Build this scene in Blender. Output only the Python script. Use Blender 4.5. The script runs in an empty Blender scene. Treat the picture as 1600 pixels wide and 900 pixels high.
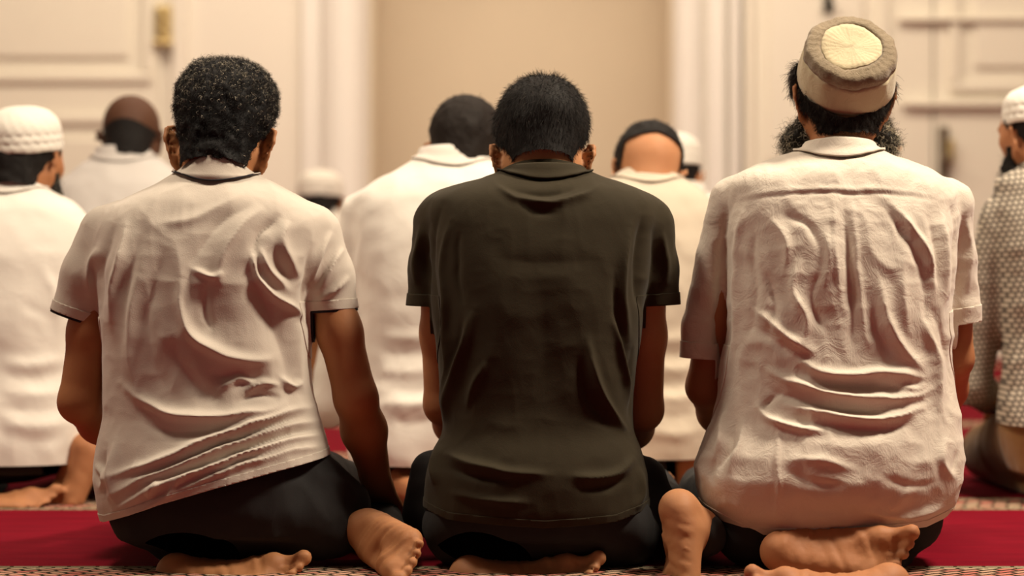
import bpy, bmesh, math, random, time
import numpy as np
from mathutils import Vector, Matrix, Euler

T0 = time.time()
scn = bpy.context.scene
# ------------------------------------------------------------------ camera
CZ = 0.58
F = 3840.0
cam_d = bpy.data.cameras.new('camera'); cam = bpy.data.objects.new('camera', cam_d)
scn.collection.objects.link(cam); scn.camera = cam
cam.location = (0, 0, CZ); cam.rotation_euler = (math.pi/2, 0, 0)
cam_d.sensor_width = 36; cam_d.lens = 36*F/1600
cam_d.shift_y = -(450-367)/1600.0
cam_d.clip_end = 60
cam_d.dof.use_dof = True; cam_d.dof.focus_distance = 4.25; cam_d.dof.aperture_fstop = 2.5
# ------------------------------------------------------------------ colour management, world, lights
scn.view_settings.view_transform = 'Standard'
scn.view_settings.look = 'None'
scn.view_settings.gamma = 1
scn.view_settings.use_curve_mapping = False
scn.view_settings.exposure = -0.08
W = bpy.data.worlds.new('world'); scn.world = W; W.use_nodes = True
W.node_tree.nodes['Background'].inputs[0].default_value = (1.0, 0.92, 0.84, 1)
W.node_tree.nodes['Background'].inputs[1].default_value = 0.045

def area(name, loc, target, sx, sy, power, col, spread=180):
    l = bpy.data.lights.new(name, 'AREA'); l.shape = 'RECTANGLE'; l.size = sx; l.size_y = sy
    l.energy = power; l.color = col; l.spread = math.radians(spread)
    o = bpy.data.objects.new(name, l); scn.collection.objects.link(o); o.location = loc
    d = Vector(target)-Vector(loc)
    o.rotation_euler = d.to_track_quat('-Z', 'Y').to_euler()
    return o
LW = (1.0, 0.86, 0.67)
area('ceiling_light_left', (-1.3, 4.12, 2.9), (-.5, 4.40, 0.4), .5, .5, 48, LW)
area('ceiling_light_right', (1.75, 4.08, 2.9), (.4, 4.40, 0.4), .5, .5, 152, LW)
area('ceiling_light_middle', (0, 5.4, 3.1), (0, 5.6, 0), 3.2, .4, 40, LW)
area('added_fill_far', (0, 7.7, 3.2), (0, 7.9, 0), 3.6, .4, 50, LW)  # added fill lamp over the far rows, brightens the distant white caps
area('ceiling_light_back', (0, 9.2, 3.4), (0, 11.8, 1.2), 5.5, .8, 150, (1.0, 0.84, 0.63))

# ------------------------------------------------------------------ helpers
def P(px, py, D):
    return np.array(((px-800)/F*D, D, CZ-(py-367)/F*D))
def proj(v):
    return 800+F*v[:, 0]/v[:, 1], 367-F*(v[:, 2]-CZ)/v[:, 1]

def node_mat(name):
    m = bpy.data.materials.new(name); m.use_nodes = True
    nt = m.node_tree; b = nt.nodes['Principled BSDF']
    return m, nt, b
def N(nt, kind, **kw):
    n = nt.nodes.new(kind)
    for k, v in kw.items():
        if k in n.inputs.keys(): n.inputs[k].default_value = v
        else: setattr(n, k, v)
    return n
def cloth_mat(name, col, rough=0.85, scale=420, bump=0.25, sheen=0.25, crinkle=0.0, var=0.06, stretch=(1, 1, 1), crs=22):
    m, nt, b = node_mat(name)
    tc = N(nt, 'ShaderNodeTexCoord')
    mp = N(nt, 'ShaderNodeMapping'); mp.inputs['Scale'].default_value = stretch
    nt.links.new(tc.outputs['Object'], mp.inputs[0])
    n1 = N(nt, 'ShaderNodeTexNoise', Scale=7.0, Detail=5.0)
    nt.links.new(tc.outputs['Object'], n1.inputs['Vector'])
    ramp = N(nt, 'ShaderNodeMix', data_type='RGBA')
    c = np.array(col)
    ramp.inputs[6].default_value = (*np.clip(c*(1-var*1.5), 0, 1), 1)
    ramp.inputs[7].default_value = (*np.clip(c*(1+var), 0, 1), 1)
    nt.links.new(n1.outputs['Fac'], ramp.inputs[0])
    nt.links.new(ramp.outputs[2], b.inputs['Base Color'])
    n2 = N(nt, 'ShaderNodeTexNoise', Scale=scale, Detail=2.0)
    nt.links.new(mp.outputs[0], n2.inputs['Vector'])
    bp = N(nt, 'ShaderNodeBump', Strength=bump, Distance=0.0006)
    nt.links.new(n2.outputs['Fac'], bp.inputs['Height'])
    last = bp
    if crinkle > 0:
        n3 = N(nt, 'ShaderNodeTexNoise', Scale=float(crs), Detail=6.0, Roughness=0.62, Distortion=1.2)
        nt.links.new(tc.outputs['Object'], n3.inputs['Vector'])
        bp2 = N(nt, 'ShaderNodeBump', Strength=crinkle, Distance=0.006)
        nt.links.new(n3.outputs['Fac'], bp2.inputs['Height'])
        nt.links.new(bp.outputs[0], bp2.inputs['Normal']); last = bp2
    nt.links.new(last.outputs[0], b.inputs['Normal'])
    b.inputs['Roughness'].default_value = rough
    b.inputs['Sheen Weight'].default_value = sheen
    b.inputs['Specular IOR Level'].default_value = 0.2
    return m
def skin_mat(name, col, sole=None):
    m, nt, b = node_mat(name)
    tc = N(nt, 'ShaderNodeTexCoord')
    n1 = N(nt, 'ShaderNodeTexNoise', Scale=14.0, Detail=6.0)
    nt.links.new(tc.outputs['Object'], n1.inputs['Vector'])
    mx = N(nt, 'ShaderNodeMix', data_type='RGBA'); c = np.array(col)
    mx.inputs[6].default_value = (*(c*np.array((0.85, 0.72, 0.66))), 1)
    mx.inputs[7].default_value = (*np.clip(c*1.15, 0, 1), 1)
    nt.links.new(n1.outputs['Fac'], mx.inputs[0])
    nt.links.new(mx.outputs[2], b.inputs['Base Color'])
    n2 = N(nt, 'ShaderNodeTexNoise', Scale=160.0, Detail=4.0)
    nt.links.new(tc.outputs['Object'], n2.inputs['Vector'])
    bp = N(nt, 'ShaderNodeBump', Strength=0.25, Distance=0.001)
    nt.links.new(n2.outputs['Fac'], bp.inputs['Height']); nt.links.new(bp.outputs[0], b.inputs['Normal'])
    b.inputs['Roughness'].default_value = 0.62; b.inputs['Specular IOR Level'].default_value = 0.3
    b.inputs['Subsurface Weight'].default_value = 0.08
    b.inputs['Subsurface Radius'].default_value = (0.012, 0.004, 0.002)
    b.inputs['Subsurface Scale'].default_value = 0.5
    return m
def plain_mat(name, col, rough=0.6, metal=0.0, var=0.05, scale=8.0, bump=0.0):
    m, nt, b = node_mat(name)
    tc = N(nt, 'ShaderNodeTexCoord')
    n1 = N(nt, 'ShaderNodeTexNoise', Scale=scale, Detail=4.0)
    nt.links.new(tc.outputs['Object'], n1.inputs['Vector'])
    mx = N(nt, 'ShaderNodeMix', data_type='RGBA'); c = np.array(col)
    mx.inputs[6].default_value = (*np.clip(c*(1-var), 0, 1), 1); mx.inputs[7].default_value = (*np.clip(c*(1+var), 0, 1), 1)
    nt.links.new(n1.outputs['Fac'], mx.inputs[0]); nt.links.new(mx.outputs[2], b.inputs['Base Color'])
    if bump:
        bp = N(nt, 'ShaderNodeBump', Strength=bump, Distance=0.002)
        nt.links.new(n1.outputs['Fac'], bp.inputs['Height']); nt.links.new(bp.outputs[0], b.inputs['Normal'])
    b.inputs['Roughness'].default_value = rough; b.inputs['Metallic'].default_value = metal
    return m
def hair_mat(name, dark, grey, frac):
    """each strand carries its own shade"""
    m, nt, b = node_mat(name)
    at = N(nt, 'ShaderNodeAttribute', attribute_name='shade')
    r = N(nt, 'ShaderNodeValToRGB')
    r.color_ramp.elements[0].position = 0.0; r.color_ramp.elements[0].color = (*dark, 1)
    r.color_ramp.elements[1].position = 1.0; r.color_ramp.elements[1].color = (*grey, 1)
    e = r.color_ramp.elements.new(max(0.02, 1-frac)); e.color = (*(np.array(dark)*1.3), 1)
    nt.links.new(at.outputs['Fac'], r.inputs[0]); nt.links.new(r.outputs[0], b.inputs['Base Color'])
    b.inputs['Roughness'].default_value = 0.7; b.inputs['Specular IOR Level'].default_value = 0.18
    return m

# ---- numpy noise
def _h(ix, iy, iz, s):
    n = (ix*374761393 + iy*668265263 + iz*1274126177 + s*362437)
    n = (n ^ (n >> 13))*1274126177
    n = n ^ (n >> 16)
    return (n & 0xffff)/32767.5-1.0
def vnoise(p, s=0):
    p = np.asarray(p, dtype=np.float64)
    i = np.floor(p).astype(np.int64); f = p-i; f = f*f*f*(f*(f*6-15)+10)
    r = 0
    for dx in (0, 1):
        wx = f[:, 0] if dx else 1-f[:, 0]
        for dy in (0, 1):
            wy = f[:, 1] if dy else 1-f[:, 1]
            for dz in (0, 1):
                wz = f[:, 2] if dz else 1-f[:, 2]
                r = r+wx*wy*wz*_h(i[:, 0]+dx, i[:, 1]+dy, i[:, 2]+dz, s)
    return r
def fbm(p, s=0, o=3):
    r = 0; a = 1.0; p = np.asarray(p, dtype=np.float64)
    for k in range(o):
        r = r+a*vnoise(p*2**k, s+k*17); a *= 0.5
    return r
def ridged(p, s=0, o=2):
    r = 0; a = 1.0; p = np.asarray(p, dtype=np.float64)
    for k in range(o):
        r = r+a*((1-np.abs(vnoise(p*1.9**k, s+k*31))*1.6)); a *= 0.45
    return r

# ---- signed distance volume
class Vol:
    def __init__(s, lo, hi, h):
        s.lo = np.array(lo, float); s.h = h
        s.n = (np.ceil((np.array(hi)-s.lo)/h)).astype(int)+1
        s.f = np.full(s.n, 0.2, np.float32)
    def box(s, lo, hi):
        a = np.clip(np.floor((np.array(lo)-s.lo)/s.h).astype(int), 0, s.n); b = np.clip(np.ceil((np.array(hi)-s.lo)/s.h).astype(int)+1, 0, s.n)
        if np.any(b <= a): return None
        g = [(s.lo[i]+s.h*np.arange(a[i], b[i])).astype(np.float32) for i in range(3)]
        return (slice(a[0], b[0]), slice(a[1], b[1]), slice(a[2], b[2])), g[0][:, None, None], g[1][None, :, None], g[2][None, None, :]
    def merge(s, sl, d, k, sub=False):
        a = s.f[sl]
        if sub:
            d = -d
            if k > 0:
                hh = np.maximum(k-np.abs(a-d), 0)/k
                s.f[sl] = np.maximum(a, d)+hh*hh*k*0.25
            else: s.f[sl] = np.maximum(a, d)
        else:
            if k > 0:
                hh = np.maximum(k-np.abs(a-d), 0)/k
                s.f[sl] = np.minimum(a, d)-hh*hh*k*0.25
            else: s.f[sl] = np.minimum(a, d)
    def cone(s, a, b, ra, rb, k=0.01, sub=False, flat=None):
        a = np.array(a, float); b = np.array(b, float); m = max(ra, rb)+k*1.0+3*s.h
        q = s.box(np.minimum(a, b)-m, np.maximum(a, b)+m)
        if q is None: return
        sl, X, Y, Z = q
        ba = b-a; L = max(float(ba@ba), 1e-9)
        x = X-a[0]; y = Y-a[1]; z = Z-a[2]
        t = np.clip((x*ba[0]+y*ba[1]+z*ba[2])/L, 0, 1)
        dx = x-t*ba[0]; dy = y-t*ba[1]; dz = z-t*ba[2]
        if flat is not None:   # flat = (unit dir, factor): thickness scaled along dir
            u, fac = flat; u = np.array(u, float); u /= np.linalg.norm(u)
            c = dx*u[0]+dy*u[1]+dz*u[2]
            dd = np.sqrt(np.maximum(dx*dx+dy*dy+dz*dz-c*c+(c/fac)**2, 0))
        else: dd = np.sqrt(dx*dx+dy*dy+dz*dz)
        s.merge(sl, (dd-(ra+(rb-ra)*t)).astype(np.float32), k, sub)
    def ball(s, c, r, k=0.01, R=None, sub=False):
        c = np.array(c, float); r = np.array(r, float)*np.ones(3)
        m = r.max()+k+3*s.h
        q = s.box(c-m, c+m)
        if q is None: return
        sl, X, Y, Z = q
        x = X-c[0]; y = Y-c[1]; z = Z-c[2]
        if R is not None:
            x, y, z = (R[0][0]*x+R[1][0]*y+R[2][0]*z, R[0][1]*x+R[1][1]*y+R[2][1]*z, R[0][2]*x+R[1][2]*y+R[2][2]*z)
        k0 = np.sqrt((x/r[0])**2+(y/r[1])**2+(z/r[2])**2); k1 = np.sqrt((x/r[0]**2)**2+(y/r[1]**2)**2+(z/r[2]**2)**2)+1e-6
        s.merge(sl, (k0*(k0-1)/k1).astype(np.float32), k, sub)
    def chain(s, pts, rs, k=0.01, flat=None):
        for i in range(len(pts)-1): s.cone(pts[i], pts[i+1], rs[i], rs[i+1], k, flat=flat)
    def loft(s, rows, shrink=0.0, n=2.5, k=0.0):
        """rows: (z, cx, half width, back y, front y) from low z to high z; sections are superellipses"""
        r = np.array(sorted(rows)); z0, z1 = r[0, 0], r[-1, 0]
        hwm = r[:, 2].max()
        q = s.box((r[:, 1].min()-hwm-.03, r[:, 3].min()-.03, z0-.03), (r[:, 1].max()+hwm+.03, r[:, 4].max()+.03, z1+.03))
        sl, X, Y, Z = q
        zz = Z.ravel()
        # smooth interpolation of rows
        zs = np.linspace(z0, z1, 200); cols = [np.interp(zs, r[:, 0], r[:, i]) for i in range(1, 5)]
        ker = np.exp(-(np.arange(-9, 10)/4.0)**2); ker /= ker.sum()
        cols = [np.convolve(np.pad(c, 9, mode='edge'), ker, 'valid') for c in cols]
        cx, hw, yb, yf = [np.interp(zz, zs, c).astype(np.float32)[None, None, :] for c in cols]
        hd = (yf-yb)/2; cy = (yf+yb)/2
        f = (np.abs((X-cx)/hw)**n+np.abs((Y-cy)/hd)**n)**(1.0/n)-1
        g = np.gradient(f, s.h); g = np.sqrt(g[0]**2+g[1]**2+g[2]**2)
        g = np.maximum(g, 0.6/np.maximum(hw, hd))
        d = f/g+shrink
        d = np.clip(d, -0.2, 0.2)
        d = np.maximum(d, np.maximum(Z-z1, z0-Z)+shrink)
        s.merge(sl, d.astype(np.float32), k)
    def mesh(s):
        f = s.f.copy()
        f[0] = f[-1] = 0.1; f[:, 0] = f[:, -1] = 0.1; f[:, :, 0] = f[:, :, -1] = 0.1
        return nets(f, s.lo, s.h)

def nets(f, lo, h):
    sg = f < 0
    n = np.array(f.shape)-1
    def cs(a, d): return a[d[0]:d[0]+n[0], d[1]:d[1]+n[1], d[2]:d[2]+n[2]]
    cr = [(i, j, k) for i in (0, 1) for j in (0, 1) for k in (0, 1)]
    cnt = np.zeros(n, np.int8)
    for d in cr: cnt += cs(sg, d)
    act = (cnt > 0) & (cnt < 8)
    ci = np.argwhere(act); idx = np.full(n, -1, np.int32); idx[act] = np.arange(len(ci))
    acc = np.zeros((len(ci), 3)); w = np.zeros(len(ci))
    for a in cr:
        for ax in range(3):
            if a[ax] == 0:
                b = list(a); b[ax] = 1
                fa = f[ci[:, 0]+a[0], ci[:, 1]+a[1], ci[:, 2]+a[2]]; fb = f[ci[:, 0]+b[0], ci[:, 1]+b[1], ci[:, 2]+b[2]]
                c = (fa < 0) != (fb < 0)
                t = np.where(c, fa/np.where(c, fa-fb, 1), 0)
                p = np.tile(np.array(a, float), (len(ci), 1)); p[:, ax] += t
                acc += p*c[:, None]; w += c
    v = lo+h*(ci+acc/w[:, None])
    quads = []
    for ax in range(3):
        b = [0, 0, 0]; b[ax] = 1
        o1, o2 = [(1, 2), (2, 0), (0, 1)][ax]
        m = list(f.shape); m[ax] -= 1
        A = sg[:m[0], :m[1], :m[2]]
        B = sg[b[0]:, b[1]:, b[2]:]
        e = np.argwhere(A != B)
        ok = (e[:, o1] > 0) & (e[:, o2] > 0) & (e[:, o1] < n[o1]) & (e[:, o2] < n[o2]); e = e[ok]
        ins = A[e[:, 0], e[:, 1], e[:, 2]]
        def cell(d1, d2):
            c = e.copy(); c[:, o1] -= d1; c[:, o2] -= d2
            return idx[c[:, 0], c[:, 1], c[:, 2]]
        q = np.stack([cell(1, 1), cell(0, 1), cell(0, 0), cell(1, 0)], 1)
        q[~ins] = q[~ins][:, ::-1]
        quads.append(q)
    return v, np.concatenate(quads)

def vnormals(v, f):
    n = np.zeros_like(v)
    a, b, c = v[f[:, 0]], v[f[:, 1]], v[f[:, 2]]
    fn = np.cross(b-a, c-a)
    if f.shape[1] == 4: fn = fn+np.cross(c-a, v[f[:, 3]]-a)
    for i in range(f.shape[1]):
        for k in range(3): n[:, k] += np.bincount(f[:, i], fn[:, k], len(v))
    return n/np.maximum(np.linalg.norm(n, axis=1), 1e-12)[:, None]
def vsmooth(v, f, it=1, lam=0.5, mask=None):
    m = f.shape[1]
    for _ in range(it):
        s = np.zeros_like(v); c = np.zeros(len(v))
        for i in range(m):
            j = f[:, (i+1) % m]; q = f[:, i]
            for k in range(3):
                s[:, k] += np.bincount(q, v[j, k], len(v))+np.bincount(j, v[q, k], len(v))
            c += np.bincount(q, minlength=len(v))+np.bincount(j, minlength=len(v))
        d = (s/np.maximum(c, 1)[:, None]-v)*lam
        if mask is not None: d *= mask[:, None]
        v = v+d
    return v
def clip(v, f, g, attrs=None):
    """keep the part of the surface where g<=0, cutting triangles cleanly along g=0"""
    if f.shape[1] == 4: t = np.concatenate([f[:, [0, 1, 2]], f[:, [0, 2, 3]]])
    else: t = f
    s = g > 0
    c = s[t].sum(1)
    keep = t[c == 0]
    out = [keep]
    cut = t[(c == 1) | (c == 2)]
    newv = []; vid = {}; base = len(v); rows = []
    for tri in cut.tolist():
        ss = [s[i] for i in tri]
        k = sum(ss)
        # rotate so the odd one is first
        for r in range(3):
            if (k == 1 and ss[r]) or (k == 2 and not ss[r]): break
        a, b, d = tri[r], tri[(r+1) % 3], tri[(r+2) % 3]
        def cutp(i, j):
            key = (i, j) if i < j else (j, i)
            if key not in vid:
                i2, j2 = key; tt = g[i2]/(g[i2]-g[j2]); vid[key] = base+len(newv); newv.append((i2, j2, tt))
            return vid[key]
        p, q = cutp(a, b), cutp(a, d)
        if k == 1: rows += [(p, b, d), (p, d, q)]
        else: rows.append((a, p, q))
    if newv:
        nv = np.array(newv); i = nv[:, 0].astype(int); j = nv[:, 1].astype(int); tt = nv[:, 2:3]
        v = np.concatenate([v, v[i]*(1-tt)+v[j]*tt]); out.append(np.array(rows))
        g = np.concatenate([g, np.zeros(len(nv))])
    f = np.concatenate(out) if len(out) > 1 else keep
    used = np.zeros(len(v), bool); used[f.ravel()] = True
    re = np.cumsum(used)-1
    return v[used], re[f]

def mk(name, v, f, mat, parent=None, smooth=True, thick=0.0, attr=None, kind=None, label=None, off=-1):
    v = np.asarray(v, float); 
    org = np.array(parent.location) if parent is not None and parent.type == 'EMPTY' else (np.array(parent['_org']) if parent is not None else np.zeros(3))
    me = bpy.data.meshes.new(name)
    vv = v-org
    me.vertices.add(len(vv)); me.vertices.foreach_set('co', vv.astype(np.float32).ravel())
    if isinstance(f, np.ndarray):
        nf, k = f.shape
        me.loops.add(nf*k); me.loops.foreach_set('vertex_index', f.astype(np.int32).ravel())
        me.polygons.add(nf); me.polygons.foreach_set('loop_start', np.arange(0, nf*k, k, dtype=np.int32))
        try: me.polygons.foreach_set('loop_total', np.full(nf, k, np.int32))
        except Exception: pass
    else:
        me.vertices.foreach_set('co', vv.astype(np.float32).ravel())
        me2 = bpy.data.meshes.new(name); me2.from_pydata([tuple(x) for x in vv], [], f); me = me2
    me.update(calc_edges=True); me.validate()
    if smooth: me.polygons.foreach_set('use_smooth', [True]*len(me.polygons))
    me.materials.append(mat)
    if attr is not None:
        a = me.attributes.new('shade', 'FLOAT', 'POINT'); a.data.foreach_set('value', np.asarray(attr, np.float32))
    o = bpy.data.objects.new(name, me); scn.collection.objects.link(o)
    o['_org'] = [float(x) for x in org]
    if parent is not None: o.parent = parent
    if thick:
        md = o.modifiers.new('thickness', 'SOLIDIFY'); md.thickness = thick; md.offset = off; md.use_rim = True
    if kind: o['kind'] = kind
    if label: o['label'] = label
    return o
def thing(name, label, cat, loc, group=None):
    o = bpy.data.objects.new(name, None); scn.collection.objects.link(o); o.location = loc
    o.empty_display_size = 0.1
    o['label'] = label; o['category'] = cat
    if group: o['group'] = group
    return o
def boxm(cx, cy, cz, sx, sy, sz, bev=0.0):
    bm = bmesh.new(); bmesh.ops.create_cube(bm, size=1)
    bmesh.ops.scale(bm, vec=(sx, sy, sz), verts=bm.verts); bmesh.ops.translate(bm, vec=(cx, cy, cz), verts=bm.verts)
    if bev: bmesh.ops.bevel(bm, geom=bm.edges[:], offset=bev, segments=2, affect='EDGES', profile=0.6)
    return bm
def bm_obj(name, bm, mat, parent=None, smooth=False, kind=None, label=None):
    v = np.array([x.co[:] for x in bm.verts]); bm.verts.index_update()
    f = [[q.index for q in p.verts] for p in bm.faces]
    bm.free()
    return mk(name, v, f, mat, parent, smooth=smooth, kind=kind, label=label)
def join_bm(bms):
    out = bmesh.new()
    for b in bms:
        me = bpy.data.meshes.new('t'); b.to_mesh(me); out.from_mesh(me); bpy.data.meshes.remove(me); b.free()
    return out

# ---- polyline strokes -> relief
def seg_dist(x, y, pts):
    """distance to a polyline, arc position 0..1 and signed side"""
    pts = np.array(pts, float); L = np.linalg.norm(pts[1:]-pts[:-1], axis=1); T = np.concatenate([[0], np.cumsum(L)])
    bd = np.full(len(x), 1e9); bt = np.zeros(len(x)); bs = np.zeros(len(x))
    for i in range(len(L)):
        ax, ay = pts[i]; ux, uy = (pts[i+1]-pts[i])/L[i]
        t = np.clip((x-ax)*ux+(y-ay)*uy, 0, L[i])
        dx = x-ax-t*ux; dy = y-ay-t*uy; d = np.hypot(dx, dy)
        m = d < bd
        bd[m] = d[m]; bt[m] = (T[i]+t[m])/T[-1]; bs[m] = np.sign(ux*dy-uy*dx)[m]
    return bd, bt, bs
def spline(pts, n=6):
    p = np.array(pts, float)
    if len(p) < 3: return p
    q = np.vstack([2*p[0]-p[1], p, 2*p[-1]-p[-2]]); out = []
    for i in range(1, len(q)-2):
        for t in np.linspace(0, 1, n, endpoint=False):
            out.append(0.5*((2*q[i])+(-q[i-1]+q[i+1])*t+(2*q[i-1]-5*q[i]+4*q[i+1]-q[i+2])*t*t+(-q[i-1]+3*q[i]-3*q[i+1]+q[i+2])*t**3))
    out.append(p[-1]); return np.array(out)
def strokes(px, py, S, jitter=2.5, seed=0):
    """S: list of (points, width px, height mm[, skew]); gives metres of relief"""
    r = np.zeros(len(px))
    q = np.stack([px/38, py/38, np.zeros(len(px))], 1)
    jx = vnoise(q, seed+5)*jitter; jy = vnoise(q, seed+9)*jitter
    x = px+jx; y = py+jy
    for s in S:
        pts, w, h = s[0], s[1], s[2]; skew = s[3] if len(s) > 3 else 0.0
        pl = spline(pts)
        lo = pl.min(0)-5*w; hi = pl.max(0)+5*w
        m = (x > lo[0]) & (x < hi[0]) & (y > lo[1]) & (y < hi[1])
        if not m.any(): continue
        d, t, sd = seg_dist(x[m], y[m], pl)
        ww = w*(1+skew*sd)
        tp = np.sin(np.clip(t, 0.02, 0.98)*math.pi)**0.8
        e = d/ww
        r[m] += (h if h > 0 else .72*h)*0.001*tp*np.exp(-e**1.5)
    return r
# ------------------------------------------------------------------ anatomy
def rotm(yaw=0, pitch=0, roll=0):
    """pitch > 0 bows the head forward (face is +y), yaw > 0 turns to the left, roll > 0 leans to the right"""
    return np.array((Euler((0, 0, math.radians(yaw))).to_matrix() @ Euler((0, math.radians(roll), 0)).to_matrix() @ Euler((-math.radians(pitch), 0, 0)).to_matrix()))
class Head:
    def __init__(s, c, size=1.0, yaw=0, pitch=0, roll=0, ear=0.0, earsize=1.0):
        s.c = np.array(c, float); s.s = size; s.ear = ear; s.es = earsize; s.R = rotm(yaw, pitch, roll)
    def w(s, p): return s.c+s.R@(np.array(p, float)*s.s)
    def loc(s, v): return ((v-s.c)@s.R)/s.s
def add_head(V, H, neck_to, neck_r=0.056, face=True):
    s = H.s
    V.ball(H.w((0, -.012, .03)), np.array((.076, .094, .082))*s, 0, H.R)
    V.ball(H.w((0, .03, -.018)), np.array((.063, .062, .084))*s, .03*s, H.R)
    for sx in (-1, 1):
        V.cone(H.w((sx*.055, -.002, -.045)), H.w((sx*.02, .066, -.09)), .02*s, .018*s, .02*s)
        V.cone(H.w((sx*.058, .045, -.012)), H.w((sx*.066, .02, -.01)), .014*s, .014*s, .02*s)
    V.cone(H.w((-.012, .074, -.09)), H.w((.012, .074, -.09)), .018*s, .018*s, .02*s)
    # neck
    V.cone(H.w((0, -.03, -.045)), neck_to, neck_r*s, neck_r*1.12*s, .03*s)
    if face:
        for sx in (-1, 1):
            V.ball(H.w((sx*.031, .094, .006)), np.array((.016, .012, .012))*s, .012*s, H.R, sub=True)
            V.ball(H.w((sx*.031, .078, .006)), .0125*s, .004*s)
            V.cone(H.w((sx*.012, .088, .022)), H.w((sx*.048, .074, .024)), .008*s, .007*s, .01*s)
            V.ball(H.w((sx*.011, .1, -.03)), .008*s, .006*s)
            V.cone(H.w((sx*.0, .0885, -.056)), H.w((sx*.022, .08, -.058)), .0065*s, .004*s, .005*s)
            V.cone(H.w((sx*.0, .087, -.067)), H.w((sx*.02, .079, -.064)), .0065*s, .004*s, .005*s)
        V.cone(H.w((0, .088, .014)), H.w((0, .112, -.027)), .008*s, .0105*s, .01*s)
    add_ears(V, H)
def add_ears(V, H, big=1.0):
    s = H.s
    for sx in (-1, 1):
        big = H.es
        def e(x, y, z): return H.w((sx*(.072+x*big), -.004+y*big, -.008+H.ear+z*big))
        # concha plate, swept back and outwards
        V.cone(e(.004, .002, .012), e(.002, .002, -.02), .014*s, .009*s, .008*s, flat=(H.R@np.array((sx*.85, .5, 0)), .35))
        V.cone(e(.012, -.012, .018), e(.006, -.008, -.012), .012*s, .009*s, .006*s, flat=(H.R@np.array((sx*.75, .65, 0)), .3))
        # helix rim
        rim = [(.0, .012, .012), (.006, .008, .03), (.014, -.006, .036), (.021, -.018, .028), (.021, -.022, .010), (.014, -.017, -.010), (.007, -.006, -.024), (.002, .004, -.030)]
        rr = [.0035, .004, .0042, .0042, .0038, .0035, .0058, .0055]
        V.chain([e(*q) for q in rim], [q*s for q in rr], .003*s)
        V.ball(e(.012, .004, .004), np.array((.006, .008, .012))*s, .004*s, H.R, sub=True)

def add_hand(V, wrist, d, nrm, side, curl=0.35, spread=1.0, s=1.0):
    """d: wrist -> knuckles, nrm: back of the hand, side: +1 thumb towards d x nrm"""
    d = np.array(d, float); d /= np.linalg.norm(d); n = np.array(nrm, float); n -= d*(n@d); n /= np.linalg.norm(n)
    l = np.cross(d, n)*side      # towards the thumb
    w = np.array(wrist, float)
    def q(a, b, c): return w+(d*a+l*b+n*c)*s
    for b0, b1 in ((.018, .026), (.006, .009), (-.006, -.008), (-.016, -.024)):
        V.cone(q(.0, b0*.8, 0), q(.082-abs(b1)*.25, b1, .002), .015*s, .0115*s, .012*s)
    V.cone(q(-.03, 0, 0), q(.01, 0, 0), .026*s, .022*s, .015*s, flat=(n, .75))
    V.cone(q(.02, .022, -.006), q(.05, .03, -.01), .016*s, .012*s, .012*s)      # thumb mound
    Ls = [(.026, .083, (.042, .025, .02), .0088), (.0088, .088, (.047, .029, .021), .009), (-.0088, .084, (.043, .027, .021), .0086), (-.0255, .076, (.034, .020, .018), .0075)]
    for b, a, ls, r in Ls:
        p = q(a-.01, b, 0); ang = curl*.5; pts = [p]; sp = b*2.2*spread
        for j, L in enumerate(ls):
            dd = d*math.cos(ang)-n*math.sin(ang)+l*sp*(1 if j == 0 else .4)
            dd /= np.linalg.norm(dd)
            p = p+dd*L*s; pts.append(p); ang += curl
        V.chain(pts, [r*1.08*s, r*s, r*.93*s, r*.8*s], .003*s)
    p0 = q(.022, .028, -.008); dd = d*.62+l*.72-n*.2; dd /= np.linalg.norm(dd); p1 = p0+dd*.04*s
    d2 = d*.85+l*.4-n*.3; d2 /= np.linalg.norm(d2); p2 = p1+d2*.03*s; p3 = p2+(d*.95+l*.15-n*.35)*.024*s
    V.chain([p0, p1, p2, p3], [.013*s, .0105*s, .0098*s, .008*s], .005*s)

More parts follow.
